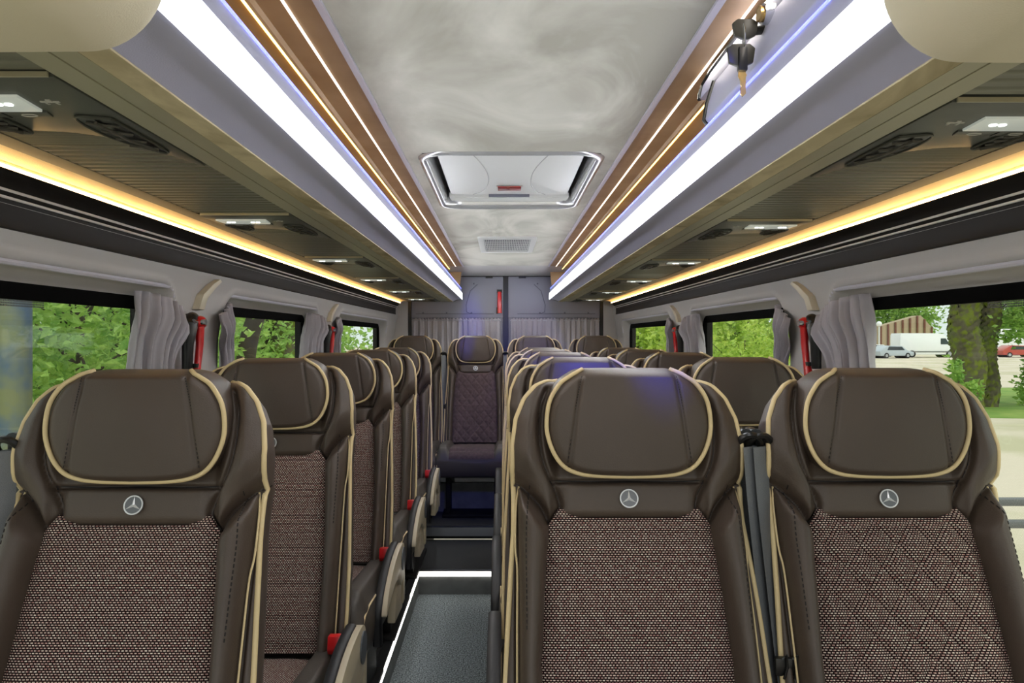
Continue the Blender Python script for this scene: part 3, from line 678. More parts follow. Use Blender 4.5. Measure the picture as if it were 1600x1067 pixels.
# ------------------------------------------------------------------ seats
BL = 0.738                                     # length of the backrest from the hip
def W_of(v): return np.interp(v, [0, 0.1, 0.2, 0.3, 0.40, 0.47, 0.50, 0.55, 0.60, 0.645, 0.68, 0.705, 0.722, 0.732, BL], [0.214, 0.214, 0.212, 0.207, 0.201, 0.196, 0.196, 0.198, 0.198, 0.192, 0.178, 0.158, 0.132, 0.112, 0.085])
def XI(v): return np.interp(v, [0, 0.25, 0.40, 0.47], [0.156, 0.154, 0.144, 0.136])
SEAM_OUT = spline([(0.205, 0.545), (0.190, 0.535), (0.170, 0.518), (0.150, 0.495), (0.138, 0.470)], 24)
SEAM_IN = spline([(0.134, 0.470), (0.118, 0.494), (0.124, 0.520), (0.134, 0.540), (0.148, 0.575), (0.153, 0.62), (0.150, 0.665), (0.138, 0.70)], 40)
def back_F(X, V):
    A = np.abs(X); xi = XI(V)
    lowz = smoothstep(0.53, 0.45, V)
    xb = 0.190; t = np.clip((A-xi)/(xb-xi), 0, 1)
    bol = 0.046*np.sqrt(np.clip(1-(2*t-1)**2, 0, 1))**1.0*np.where((A > xi) & (A < xb), 1, 0)
    vs = np.interp(A, [0.136, 0.150, 0.170, 0.190, 0.21], [0.47, 0.495, 0.518, 0.535, 0.545])
    bol = bol*smoothstep(vs, vs-0.05, V)
    wing = 0.030*smoothstep(0.115, 0.175, A)*smoothstep(vs-0.004, vs+0.06, V)*(1-0.35*smoothstep(0.03, 0.0, W_of(V)-A))
    wing += 0.012*smoothstep(vs-0.002, vs+0.02, V)*np.where(A > 0.12, 1, 0)*smoothstep(0.118, 0.14, A)
    pan = 0.010*smoothstep(0.13, 0.10, A)*smoothstep(0.470, 0.490, V)*smoothstep(0.545, 0.530, V)
    F = 0.002+bol+wing+pan
    F = F-0.012*lowz*smoothstep(xi+0.002, xi-0.006, A)                         # pocket for the fabric
    d = dist_poly(A, V, SEAM_OUT); F -= 0.013*np.exp(-(d/0.0036)**2)
    d = dist_poly(A, V, SEAM_IN); F -= 0.013*np.exp(-(d/0.0036)**2)
    d = dist_poly(A, V, [(0.0, 0.541), (0.134, 0.538)]); F -= 0.011*np.exp(-(d/0.0032)**2)
    d = np.where(V < 0.53, np.abs(A-0.192), 9); F -= 0.010*np.exp(-(d/0.004)**2)
    # edge rounding
    e = W_of(V)-A; F -= 0.009*np.exp(-np.clip(e, 0, 1)/0.004)
    F -= 0.030*smoothstep(0.70, BL, V)**2
    F += 0.0012*np.sin(37*X+11*V)*np.sin(23*V+3)
    return F
def sside(n):
    t = np.linspace(-1, 1, n); return np.sign(t)*(1-(1-np.abs(t))**1.25)
def make_back_mesh():
    vs = np.linspace(0, BL, 235); ss = sside(151); rows = []
    for v in vs:
        w = float(W_of(v)); X = ss*w; F = back_F(X, np.full_like(X, v))
        th = 0.105-0.045*float(smoothstep(0.55, BL, np.array(v)))
        fr = np.stack([X, -F, np.full_like(X, v)], -1)
        edgeF = -F[-1]; side = []
        for k in range(1, 9):
            a = k/8; bul = 0.006*math.sin(PI*a)**2; side.append((w+bul-0.02*a*a, edgeF+(th-edgeF)*a, v))
        bk = [(x, th+0.012*(1-(x/w)**2), v) for x in np.linspace(w-0.035, -(w-0.035), 9)]
        sideL = [(-p[0], p[1], p[2]) for p in side[::-1]]
        rows.append(np.concatenate([fr, side, bk, sideL]))
    R = np.array(rows); m = MB(); nb = R.shape[1]; m.grid(R, True)
    m.f.append(tuple(range(nb))); m.f.append(tuple((len(vs)-1)*nb+k for k in range(nb)))
    return m
def quilt(X, V, q):
    if q <= 0: return 0.0*X
    a = (X*1.0/0.062+V/0.072); b = (X/0.062-V/0.072)
    da = np.abs((a % 1)-0.5)*2; db = np.abs((b % 1)-0.5)*2
    return q*(np.minimum(1-da**3, 1-db**3)*1.0-0.6)
def inlay_mesh(q):
    """woven panel set into the backrest: peaks at the upper corners, dips under the badge panel"""
    nu, nv = 120, 150; P = []
    def top(x):
        A = abs(x); return float(np.interp(A, [0, 0.085, 0.102, 0.112, 0.119, 0.128, 0.137], [0.477, 0.478, 0.484, 0.492, 0.494, 0.482, 0.466]))
    for j in range(nv+1):
        row = []
        for i in range(nu+1):
            t = i/nu*2-1; v0 = j/nv; xw = 0.137*t; vt = top(xw); v = 0.0+(vt)*v0; x = t*(float(XI(v))+0.001)*(1 if v < 0.47 else 1)
            if v > 0.44: x = t*(0.1375+(float(XI(v))+0.001-0.1375)*(0.47-min(v, 0.47))/0.03)
            row.append((x, v))
        P.append(row)
    A = np.array(P); X, V = A[..., 0], A[..., 1]
    edge = np.minimum.reduce([np.maximum(XI(V)-np.abs(X), 0), np.broadcast_to((np.array([top(0.137*(i/nu*2-1)) for i in range(nu+1)])[None, :]-V), X.shape)])
    Y = -(0.002+0.010*(1-np.exp(-np.clip(edge, 0, 1)/0.010))+quilt(X, V, q)*(1-np.exp(-np.clip(edge, 0, 1)/0.012)))
    G = np.stack([X, Y, V], -1); m = MB(); m.grid(G); return m
def piping_path(fn_x, v0, v1, n, yo):
    out = []
    for k in range(n+1):
        v = v0+(v1-v0)*k/n; x = float(fn_x(v)); out.append((x, -float(back_F(np.array([x-0.001 if x > 0 else x+0.001]), np.array([v]))[0])+yo, v))
    return out
HO = spline([(0.0, 0.089), (0.05, 0.089), (0.083, 0.0875), (0.101, 0.079), (0.118, 0.066), (0.134, 0.040), (0.140, 0.010), (0.139, -0.020), (0.128, -0.052), (0.110, -0.075), (0.085, -0.086), (0.05, -0.090), (0.0, -0.091)], 84)
HO = np.vstack([HO, HO[::-1][1:-1]*np.array([-1, 1])])
def head_mesh():
    """pillow in its own frame: x across, z up, front towards -y"""
    m = MB(); rows = []; n = len(HO)
    R = np.concatenate([np.linspace(0.02, 0.88, 58), np.linspace(0.89, 1.0, 12)])
    for r in R:
        X = HO[:, 0]*r; Zz = HO[:, 1]*r
        top = smoothstep(0.0, 0.09, HO[:, 1])
        F = 0.012*(1-(X/0.14)**2)+0.004+0.004*np.cos(Zz*18)
        F -= (0.010+0.010*top)*max(0, (r-0.86)/0.14)**2.2
        A = np.abs(X); d = dist_poly(A, Zz, [(0.078, 0.095), (0.090, 0.02), (0.104, -0.085)])
        F = F-0.0042*np.exp(-(d/0.0032)**2)+0.004*smoothstep(0.13, 0.10, A)*0
        F += 0.0010*np.sin(60*X+25*Zz+1.0)*np.exp(-((Zz-0.02)/0.05)**2)
        rows.append(np.stack([X, -F, Zz], -1))
    F1 = rows[-1][:, 1]
    for k, (sc_, dy) in enumerate(((1.012, 0.006), (1.018, 0.018), (1.018, 0.045), (1.0, 0.075), (0.96, 0.092), (0.85, 0.100))):
        rows.append(np.stack([HO[:, 0]*sc_, F1+dy, HO[:, 1]*(sc_ if k < 3 else sc_)+0.006*min(1, dy/0.05)*(HO[:, 1] > 0.05)], -1))
    G = np.array(rows); m.grid(G, True)
    m.f.append(tuple(range(n))); m.f.append(tuple((len(rows)-1)*n+k for k in range(n)))
    return m
def head_piping():
    pts = []; n = len(HO); half = n//2
    idx = [i for i in range(n)]
    # from right top corner round the bottom to left top corner
    seq = [HO[i] for i in range(n) if not (HO[i][1] > 0.0865)]
    P = [(q[0]*1.003, -0.0035+0.006*float(smoothstep(0.05, 0.09, np.array(q[1]))), q[1]*1.003) for q in seq]
    P = [(P[0][0]-0.012, 0.018, P[0][2]+0.0065)]+P+[(P[-1][0]+0.012, 0.018, P[-1][2]+0.0065)]
    m = MB(); m.tube(P, 0.0039, 8); return m
def cushion_H(X, Y):                            # Y runs from 0 (hip) to -0.46 (front)
    A = np.abs(X); bol = 0.030*smoothstep(0.135, 0.165, A)*smoothstep(0.218, 0.195, A)
    H = bol-0.006*np.exp(-((A-0.143)/0.004)**2)-0.03*smoothstep(-0.40, -0.47, Y)**2-0.02*np.exp(-(0.222-A)/0.008)
    return H+0.012*smoothstep(-0.05, 0.0, Y)*0
def cushion_mesh():
    xs = sside(81)*0.222; ys = np.linspace(0.03, -0.45, 60); rows = []
    for y in ys:
        H = cushion_H(xs, np.full_like(xs, y)); top = np.stack([xs, np.full_like(xs, y), H], -1)
        sd_ = [(0.222+0.006*math.sin(PI*k/6), y, H[-1]-(0.12)*k/6) for k in range(1, 7)]
        bt = [(x, y, H[-1]-0.13) for x in np.linspace(0.19, -0.19, 5)]; sl = [(-p[0], p[1], p[2]) for p in sd_[::-1]]
        rows.append(np.concatenate([top, sd_, bt, sl]))
    last = rows[-1]
    for k in range(1, 7):                        # rounded front
        a = k/6*PI/2; c = last.copy(); cz = -0.075; c[:, 1] = -0.45-0.045*math.sin(a); c[:, 2] = cz+(last[:, 2]-cz)*math.cos(a)*1.0 if k < 6 else cz+(last[:, 2]-cz)*0.15
        c[:, 0] = last[:, 0]*(1-0.03*math.sin(a)); rows.append(c)
    R = np.array(rows); m = MB(); nb = R.shape[1]; m.grid(R, True); m.f.append(tuple(range(nb))); m.f.append(tuple((len(rows)-1)*nb+k for k in range(nb)))
    return m
def cushion_inlay(q):
    xs = np.linspace(-0.140, 0.140, 60); P = []
    for k in range(70):
        y = 0.0-0.45*min(k, 55)/55; row = []
        for x in xs:
            if k <= 55:
                e = min(0.14-abs(x), 1); h = float(cushion_H(np.array([x]), np.array([y]))[0])+0.004*(1-math.exp(-e/0.008)); row.append((x, y, h+0.001))
            else:
                a = (k-55)/14*1.25; h0 = P[55][len(row)][2]; row.append((x, -0.45-0.050*math.sin(a), -0.075+(h0+0.075)*math.cos(a)))
        P.append(row)
    G = np.array(P); G[..., 2] += quilt(G[..., 0], G[..., 1], q)*(np.arange(70)[:, None] < 52)
    m = MB(); m.grid(G); return m
uvxz = lambda c: np.stack([c[:, 0], c[:, 2]+0*c[:, 1]], -1)
uvxy = lambda c: np.stack([c[:, 0], c[:, 1]], -1)

MESH = {}
def cached(key, mk, name, mt, **k):
    if key not in MESH:
        o = mk().build(name, mt, None, **k); MESH[key] = o.data; COL.objects.unlink(o); bpy.data.objects.remove(o)
    return MESH[key]
def put(name, me, parent, loc=(0, 0, 0), rot=(0, 0, 0)):
    o = bpy.data.objects.new(name, me); COL.objects.link(o); o.parent = parent; o.location = loc; o.rotation_euler = rot; return o
REC = math.radians(20)
def on_back(x, y, v):
    """point given in the backrest frame -> seat frame (hip at the origin), reclined"""
    c, s_ = math.cos(REC), math.sin(REC); return (x, y*c+v*s_, -y*s_+v*c)
def make_seat(arm, belt, quilted, velour=False, SX=1.0):
    """arm: side of the armrest (-1/+1/0); belt: side of the belt guide; the Empty stands on the floor, hip 0.40 above"""
    e = empty('passenger_seat'); e.scale = (SX, 1, 1); HP = 0.393
    rot = (-REC, 0, 0); base = (0, 0, HP)
    b = put('backrest', cached('back', make_back_mesh, 'backrest', M['leather'], fixn=True, angle=180), e, base, rot)
    q = (0.006 if velour else 0.011) if quilted else 0.003
    fm = M['velour'] if velour else M['fabric']
    f = put('fabric_panel', cached('inl%d%d' % (quilted, velour), lambda: inlay_mesh(q), 'fabric_panel', fm, uv=uvxz, fixn=False, angle=180), b)
    f['label'] = 'quilted purple-brown velour panel' if velour else ('woven beige and maroon tweed panel, diamond quilted' if quilted else 'woven beige and maroon tweed panel')
    def mk_out(sd_):
        m = MB()
        for s in (sd_,):
            P = [(s*(float(W_of(v))+0.0008), -float(back_F(np.array([float(W_of(v))]), np.array([v]))[0])-0.0012, v) for v in np.concatenate([np.linspace(0.0, 0.60, 50), np.linspace(0.61, 0.731, 26)])]
            m.tube([(p[0], p[1], p[2]) for p in P], 0.0046, 8)
        return m
    for w_ in (-1, 1): put('outer_piping', cached('pipo%d' % w_, lambda: mk_out(w_), 'outer_piping', M['piping'], angle=180), b)['label'] = 'beige outer piping'
    def mk_in(sd_):
        m = MB()
        for s in (sd_,):
            P = spline([(s*0.188, 0.010, 0.532), (s*0.193, 0.004, 0.50), (s*0.195, -0.002, 0.43), (s*0.192, -0.006, 0.39), (s*0.193, -0.010, 0.30), (s*0.194, -0.010, 0.15), (s*0.195, -0.010, 0.0)], 60)
            m.tube([tuple(p) for p in P], 0.0018, 6)
        return m
    for w_ in (-1, 1): put('inner_piping', cached('pipi%d' % w_, lambda: mk_in(w_), 'inner_piping', M['piping'], angle=180), b)['label'] = 'thin beige inner piping'
    def mk_st(sd_):
        m = MB()
        for s in (sd_,):
            for v in np.arange(0.30, 0.525, 0.009):
                x = s*(0.178-0.012*(v-0.42)*(v-0.42)*60*(1 if v > 0.42 else 0)); yy = -float(back_F(np.array([x]), np.array([v]))[0])-0.0003
                y2 = -float(back_F(np.array([x]), np.array([v+0.0055]))[0])-0.0003
                m.tube([(x, yy, v), (x, y2, v+0.0055)], 0.0011, 5)
        return m
    for w_ in (-1, 1): put('stitching', cached('st%d' % w_, lambda: mk_st(w_), 'stitching', M['stitch_crease']), b)
    def mk_seam(k):
        L = {0: [(-x, v) for x, v in SEAM_OUT], 1: SEAM_OUT, 2: [(-x, v) for x, v in SEAM_IN[:30]], 3: SEAM_IN[:30], 4: [(-0.132+0.264*t/30, 0.5395+0.0015*math.cos(t/30*PI*2)) for t in range(31)]}[k]
        m = MB(); m.tube([(x, -float(back_F(np.array([x]), np.array([v]))[0])-0.0002, v) for x, v in L], 0.0013, 5); return m
    for k in range(5): put('seam_shade', cached('seam_shade%d' % k, lambda: mk_seam(k), 'seam_shade', M['stitch_crease']), b)  # dark tubes laid in the grooves, painting the shade of the seam creases
    # headrest pillow: stands forward of the backrest, its face closer to upright
    hp = on_back(0, -0.050, 0.632)
    h = put('headrest', cached('head', head_mesh, 'headrest', M['leather'], fixn=True, angle=180), e, (0, hp[1], HP+hp[2]), (-math.radians(4), 0, 0))
    put('headrest_piping', cached('hpip', head_piping, 'headrest_piping', M['piping'], angle=180), h)['label'] = 'beige headrest piping'
    def mk_hs(sd_):
        m = MB()
        for s in (sd_,):
            L = [(0.078, 0.080), (0.090, 0.02), (0.103, -0.070)]; P = spline(L, 26)
            for a, c in zip(P[0:-1], P[1:]):
                mid = (a+c)/2; F = 0.012*(1-(mid[0]/0.14)**2)+0.008-0.0042
                m.tube([(s*(a[0]+0.003), -F-0.0018, a[1]), (s*(a[0]*0.4+c[0]*0.6+0.003), -F-0.0018, a[1]*0.4+c[1]*0.6)], 0.0008, 5)
        return m
    for w_ in (-1, 1): put('headrest_stitching', cached('hst%d' % w_, lambda: mk_hs(w_), 'headrest_stitching', M['stitch_crease']), h)
    # badge: ring and three-pointed star
    def mk_b():
        m = MB(); m.tube([(0, 0.004, 0), (0, -0.0015, 0)], 0.0135, 32); return m
    bp = put('badge', cached('bdg', mk_b, 'badge', M['badge_face']), b, (0, -0.0125, 0.508)); bp.scale = (1.08/SX, 1, 1.08); bp['label'] = 'round chrome badge with a three-pointed star'
    def mk_s():
        m = MB(); m.tube([(0.0138*math.cos(2*PI*k/40), -0.002, 0.0138*math.sin(2*PI*k/40)) for k in range(41)], 0.0012, 6)
        V = []; F = []
        for k in range(6):
            a = PI/2+k*PI/3; r = 0.0132 if k % 2 == 0 else 0.0026; V.append((r*math.cos(a), -0.0018, r*math.sin(a)))
        V += [(0, -0.0042, 0)]; F = [(k, (k+1) % 6, 6) for k in range(6)]; m.add(V, F); return m
    put('star', cached('star', mk_s, 'star', M['silver'], smooth=False), bp)
    # cushion
    c = put('seat_cushion', cached('cush', cushion_mesh, 'seat_cushion', M['leather_side'], angle=180), e, (0, -0.015, HP-0.012), (math.radians(-5), 0, 0))
    put('cushion_panel', cached('cinl%d' % velour, lambda: cushion_inlay(0.003 if velour else 0.0015), 'cushion_panel', fm, uv=uvxy, fixn=False, angle=180), c)
    def mk_cp(sd_):
        m = MB()
        for s in (sd_,):
            m.tube([(s*0.220, 0.0, -0.016), (s*0.221, -0.2, -0.016), (s*0.221, -0.40, -0.018), (s*0.219, -0.455, -0.035), (s*0.216, -0.490, -0.075), (s*0.214, -0.494, -0.11)], 0.003, 6)
        return m
    for w_ in (-1, 1): put('cushion_piping', cached('cpip%d' % w_, lambda: mk_cp(w_), 'cushion_piping', M['piping']), c)
    # pedestal
    def mk_p():
        m = MB(); m.box((-0.17, -0.38, 0.02), (-0.14, 0.02, 0.27)); m.box((0.14, -0.38, 0.02), (0.17, 0.02, 0.27)); m.box((-0.19, -0.42, 0.0), (0.19, 0.05, 0.02)); m.box((-0.19, -0.40, 0.245), (0.19, 0.03, 0.275)); return m
    put('pedestal', cached('ped', mk_p, 'pedestal', M['soft_black'], bevel=0.004), e)
    AX = 0.258 if arm > 0 else 0.250
    if arm:
        def mk_arm():
            o = spline([(0.055, 0.045), (0.040, 0.082), (0.0, 0.100), (-0.10, 0.098), (-0.20, 0.078), (-0.30, 0.035), (-0.345, -0.005), (-0.340, -0.020), (-0.27, 0.0), (-0.17, 0.018), (-0.10, 0.010), (-0.06, -0.012), (-0.03, -0.030), (0.02, -0.020), (0.045, 0.005), (0.055, 0.045)], 90)[:-1]
            m = MB(); m.prism([tuple(p) for p in o], arm*0.232, arm*AX, axis=0); return m
        a = put('armrest', cached('arm%d' % arm, mk_arm, 'armrest', M['beige_plastic'], bevel=0.006, angle=40), e, (0, 0, HP-0.035)); a['label'] = 'beige plastic armrest'
        def mk_pad():
            up = spline([(0.0, 0.106), (-0.10, 0.104), (-0.20, 0.084), (-0.30, 0.041), (-0.352, -0.002), (-0.36, -0.05), (-0.352, -0.105)], 40)
            lo = [(p[0]+0.004, p[1]-0.022) if i < 24 else (p[0]+0.030, p[1]) for i, p in enumerate(up)]
            P = []
            for (u, l) in zip(up, lo):
                x0, x1 = arm*0.220, arm*(AX-0.014 if arm > 0 else AX+0.002); cy, cz = (u[0]+l[0])/2, (u[1]+l[1])/2
                P.append([(x0, l[0], l[1]), (x0, u[0]*0.8+l[0]*0.2, u[1]*0.8+l[1]*0.2), (x0+(x1-x0)*0.2, u[0], u[1]), (x0+(x1-x0)*0.8, u[0], u[1]), (x1, u[0]*0.8+l[0]*0.2, u[1]*0.8+l[1]*0.2), (x1, l[0], l[1])])
            m = MB(); m.grid(np.array(P), True); n = len(P); m.f.append(tuple(range(6))); m.f.append(tuple((n-1)*6+k for k in range(6))); return m
        put('pad', cached('pad%d' % arm, mk_pad, 'pad', M['pad'], angle=50), a)['label'] = 'black soft armrest pad'
        def mk_hub():
            m = MB(); m.tube([(arm*(AX-0.006), 0.008, 0.046), (arm*(AX+0.003), 0.008, 0.046)], 0.038, 28); return m
        put('hub_cap', cached('hub%d' % arm, mk_hub, 'hub_cap', M['cap']), a)
        def mk_cov():
            m = MB(); o = [(0.06, 0.02), (-0.05, 0.03), (-0.10, -0.02), (-0.13, -0.08), (-0.14, -0.11), (0.03, -0.12), (0.07, -0.07)]
            m.prism(o, arm*0.226, arm*(AX-0.008), axis=0); m.prism([(0.055, 0.03), (0.02, 0.03), (0.01, -0.10), (0.05, -0.10)], arm*(AX-0.010), arm*(AX-0.002), axis=0); return m
        put('side_cover', cached('cov%d' % arm, mk_cov, 'side_cover', M['beige_plastic'], bevel=0.008), e, (0, 0.02, HP-0.05))['label'] = 'beige plastic side cover'
        if arm > 0:
            def mk_bk():
                m = MB(); m.prism([(0.018, 0.0), (0.014, 0.028), (-0.012, 0.03), (-0.018, 0.0), (-0.012, -0.012), (0.012, -0.012)], arm*0.192, arm*0.220, axis=0); return m
            put('belt_buckle', cached('bk%d' % arm, mk_bk, 'belt_buckle', M['red'], bevel=0.003), e, (0, -0.05, HP+0.035))['label'] = 'red belt buckle'
    if belt:
        g = on_back(belt*0.208, 0.030, 0.60)
        def mk_g():
            m = MB(); ring = [(0.016*math.cos(a), -0.020-0.012*math.sin(a), 0.020*math.sin(a)-0.0) for a in np.linspace(0, 2*PI, 25)]
            m.tube(ring, 0.0062, 8); m.tube([(0.0, 0.02, 0.014), (0.0, -0.012, 0.018)], [0.014, 0.010], 12); m.box((-0.014, 0.0, -0.012), (0.014, 0.03, 0.012)); return m
        gg = put('belt_guide', cached('gd', mk_g, 'belt_guide', M['frame_black'], bevel=0), e, (g[0]+belt*0.006, g[1]-0.02, HP+g[2]+0.015)); gg.scale = (1.2, 1.2, 1.0)
        def mk_w():
            m = MB()
            def rib(P, w, tw):
                rows = []
                for k, p in enumerate(P):
                    a = tw*k/len(P)+0.55; dx, dy = w/2*math.cos(a), w/2*math.sin(a)
                    rows.append([(p[0]-dx, p[1]-dy, p[2]), (p[0]-dx*0.4, p[1]-dy*0.4-0.002, p[2]), (p[0]+dx*0.4, p[1]+dy*0.4-0.002, p[2]), (p[0]+dx, p[1]+dy, p[2]),
                                 (p[0]+dx*0.4, p[1]+dy*0.4+0.0015, p[2]), (p[0]-dx*0.4, p[1]-dy*0.4+0.0015, p[2])])
                m.grid(np.array(rows), True)
            z0 = 0.0; P = spline([(0, -0.030, 0.0), (0.002, -0.040, -0.10), (0.006, -0.065, -0.25), (0.006, -0.11, -0.42), (0.004, -0.15, -0.60)], 40)
            rib(P, 0.032, 0.5)
            P = spline([(0.004*1, -0.012, 0.0), (0.002, 0.0, -0.10), (-0.002, -0.035, -0.26), (-0.008, -0.085, -0.42), (-0.010, -0.13, -0.60)], 40)
            rib(P, 0.036, -0.9)
            return m
        put('belt_webbing', cached('web', mk_w, 'belt_webbing', M['belt'], angle=60, fixn=True), gg)
        def mk_t():
            m = MB(); m.box((-0.012, -0.008, -0.02), (0.012, 0.004, 0.02)); m.tube([(0, -0.010, 0.02), (0.010, -0.012, 0.03), (0.012, -0.010, 0.0), (0.004, -0.012, -0.025)], 0.003, 6); return m
        put('belt_tongue', cached('tng', mk_t, 'belt_tongue', M['frame_black'], bevel=0.002), gg, (0.014, -0.105, -0.34)).scale = (0.6, 0.7, 0.7)
    for w in [e]+list(kids(e)):
        CH[w.name] = kids(w)
        for x in CH[w.name]: CH[x.name] = kids(x)
    return e
rowL = [1.056, 1.776, 2.496, 3.216, 3.936]; rowR = [1.106, 1.86, 2.57, 3.27, 3.92]
seatL = make_seat(1, -1, False, SX=1.05); seatA = make_seat(-1, 1, False); seatW = make_seat(0, -1, True); seatR = make_seat(0, 1, True, True, SX=0.95)
labL = ['brown leather seat with tweed front, nearest on the left of the aisle',
        'left-hand seat directly behind the nearest left seat, badge partly hidden',
        'third seat from the camera in the single left row',
        'fourth seat from the camera in the single left row',
        'fifth and farthest seat of the single left row']
labA = ['large brown leather seat in the centre foreground just right of the aisle',
        'seat right behind the centre foreground seat, blue light on its top',
        'third seat from the camera in the column just right of the aisle',
        'fourth seat from the camera in the column just right of the aisle',
        'fifth and last seat of the column just right of the aisle']
labW = ['brown leather seat with diamond-quilted tweed, nearest at the right window',
        'right window seat directly behind the nearest right window seat',
        'third seat from the camera in the right window column',
        'fourth seat from the camera in the right window column',
        'fifth and last seat of the right window column']
for proto, ys, x, labs, g in ((seatL, rowL, -0.635, labL, 'single seats along the left wall'), (seatA, rowR, 0.189, labA, 'aisle seats right of the aisle'), (seatW, rowR, 0.634, labW, 'seats along the right windows')):
    for k, y in enumerate(ys):
        o = proto if k == 0 else copy_tree(proto)
        o.location = (x, y, PLAT); tag(o, labs[k], 'seat', g)
labB = ['rear bench seat at the far left against the back curtain', 'rear seat at the end of the aisle, blue light on its headrest', 'rear seat right of the black door gap, mostly hidden by other seats', 'rear bench seat at the far right against the back curtain']
for k, x in enumerate((-0.632, -0.210, 0.195, 0.612)):
    o = seatR if k == 0 else copy_tree(seatR)
    o.location = (x, 4.86, STEP); tag(o, labB[k], 'seat', 'four rear seats before the back doors')
# plinth under rear seats
m = MB(); m.box((-0.86, 4.55, STEP), (-0.63, 4.58, STEP+0.02)); 

# ------------------------------------------------------------------ outside
GZ = -0.62
m = MB(); m.box((-60, -20, GZ-0.2), (140, 160, GZ)); o = m.build('ground', M['sand'], smooth=False); struct(o)
m = MB()
V = [(10.6, 17.5, GZ+0.01), (14, 17, GZ+0.01), (22, 17.4, GZ+0.01), (30, 22, GZ+0.01), (34, 28, GZ+0.01), (24, 28.5, GZ+0.01), (16, 27.5, GZ+0.01), (12, 22, GZ+0.01)]
m.add(V+[(v[0], v[1], GZ-0.05) for v in V], [tuple(range(8)), tuple(range(8, 16))[::-1]]+[(i, (i+1) % 8, 8+(i+1) % 8, 8+i) for i in range(8)])
tag(m.build('grass', M['grass'], smooth=False), 'strip of green grass on the sandy lot by the big tree', 'grass', kind='stuff')
def leaves(n, rad, size, seed, shell=0.5, flat=1.0):
    r = np.random.default_rng(seed); d = r.normal(size=(n, 3)); d /= np.linalg.norm(d, axis=1)[:, None]
    q = (shell+(1-shell)*r.random(n))[:, None]; 
    cl = r.normal(size=(max(6, n//60), 3)); cl /= np.linalg.norm(cl, axis=1)[:, None]; cl *= (0.35+0.6*r.random(len(cl)))[:, None]
    c = cl[r.integers(0, len(cl), n)]+r.normal(size=(n, 3))*0.13
    P = c*np.array(rad)
    a = r.normal(size=(n, 3)); a[:, 2] *= 0.6; a /= np.linalg.norm(a, axis=1)[:, None]
    b = np.cross(a, r.normal(size=(n, 3))); b /= np.linalg.norm(b, axis=1)[:, None]; nn = np.cross(a, b)
    L = size*(0.6+0.8*r.random(n))[:, None]; Wd = L*0.26
    V = np.stack([P, P+a*L*0.45+b*Wd+nn*L*0.08, P+a*L, P+a*L*0.45-b*Wd+nn*L*0.08], 1).reshape(-1, 3)
    F = [(4*k, 4*k+1, 4*k+2) for k in range(n)]+[(4*k, 4*k+2, 4*k+3) for k in range(n)]
    m = MB(); m.v.append(V); m.f = F; m.n = len(V); return m
def branches(h, n, seed, r0=0.05, spread=0.8):
    r = random.Random(seed); m = MB()
    m.tube([(0, 0, -h*0.5), (0.03, 0.02, 0), (0.0, 0.05, h*0.35)], [r0, r0*0.8, r0*0.3], 8)
    for k in range(n):
        a = r.uniform(0, 2*PI); z = r.uniform(-0.35, 0.2)*h; L = r.uniform(0.4, 1.0)*spread
        m.tube([(0, 0, z), (L*0.5*math.cos(a), L*0.5*math.sin(a), z+L*0.35), (L*math.cos(a), L*math.sin(a), z+L*0.8)], [r0*0.5, r0*0.3, r0*0.12], 6)
    return m
def bush(kind, loc, rad, nl, size, seed, mt, label, group, sc_=1.0, rz=0, name='leafy_bush', cat='bush'):
    key = (kind,)
    e = empty(name, loc, label, cat, group, rz)
    if key not in MESH:
        o = leaves(nl, rad, size, seed).build('leaves', mt, None, smooth=False, fixn=False); MESH[key] = o.data; bpy.data.objects.remove(o)
        o = branches(rad[2]*2, 10, seed, 0.03*rad[2], min(rad[0], rad[1])*0.9).build('stem', M['bark_dark'], None); MESH[(kind, 's')] = o.data; bpy.data.objects.remove(o)
    f = put('leaves', MESH[key], e); f['kind'] = 'stuff'; put('stem', MESH[(kind, 's')], e); e.scale = (sc_,)*3
    return e
GB = 'shrubs close outside the left windows'
bush('a', (-3.6, 3.5, Z(-0.1)), (1.3, 1.3, 1.4), 5600, 0.085, 3, M['leaf'], 'leafy green shrub right outside the large left front window', GB)
bush('a', (-3.4, 5.9, Z(-0.1)), 0, 0, 0, 0, None, 'dense green shrub outside the near part of the second left window', GB, 1.0, 1.3)
bush('a', (-4.3, 8.2, Z(0.1)), 0, 0, 0, 0, None, 'dense green shrub outside the far part of the second left window', GB, 1.25, 2.1)
bush('a', (-3.6, 11.0, Z(0.0)), 0, 0, 0, 0, None, 'shrub outside the near part of the last left window', GB, 1.2, 3.9)
bush('a', (-4.0, 14.0, Z(0.0)), 0, 0, 0, 0, None, 'shrub outside the far part of the last left window', GB, 1.5, 5.2)
bush('b', (-8.5, 8.0, Z(0.6)), (2.8, 2.8, 2.8), 6500, 0.16, 9, M['leaf'], 'wider tree crown behind the shrub of the left front window', 'tree crowns beyond the left shrubs', 1.0, 0, 'leafy_tree', 'tree')
bush('b', (-8.0, 14.0, Z(0.6)), 0, 0, 0, 0, None, 'tree crown behind the shrubs of the second left window', 'tree crowns beyond the left shrubs', 1.1, 1.0, 'leafy_tree', 'tree')
bush('b', (-9.0, 21.0, Z(0.8)), 0, 0, 0, 0, None, 'tree crown behind the shrubs of the last left window', 'tree crowns beyond the left shrubs', 1.4, 2.0, 'leafy_tree', 'tree')
GR = 'bright trees outside the right windows'
bush('c', (4.95, 16.0, Z(0.2)), (1.6, 1.6, 1.7), 7000, 0.15, 21, M['leaf_y'], 'yellow-green bushy tree filling the second right window', GR, 1.0, 0, 'leafy_tree', 'tree')
bush('c', (7.6, 27.0, Z(0.6)), 0, 0, 0, 0, None, 'yellow-green tree behind the hammer of the right rear pillar', GR, 1.5, 1.2, 'leafy_tree', 'tree')
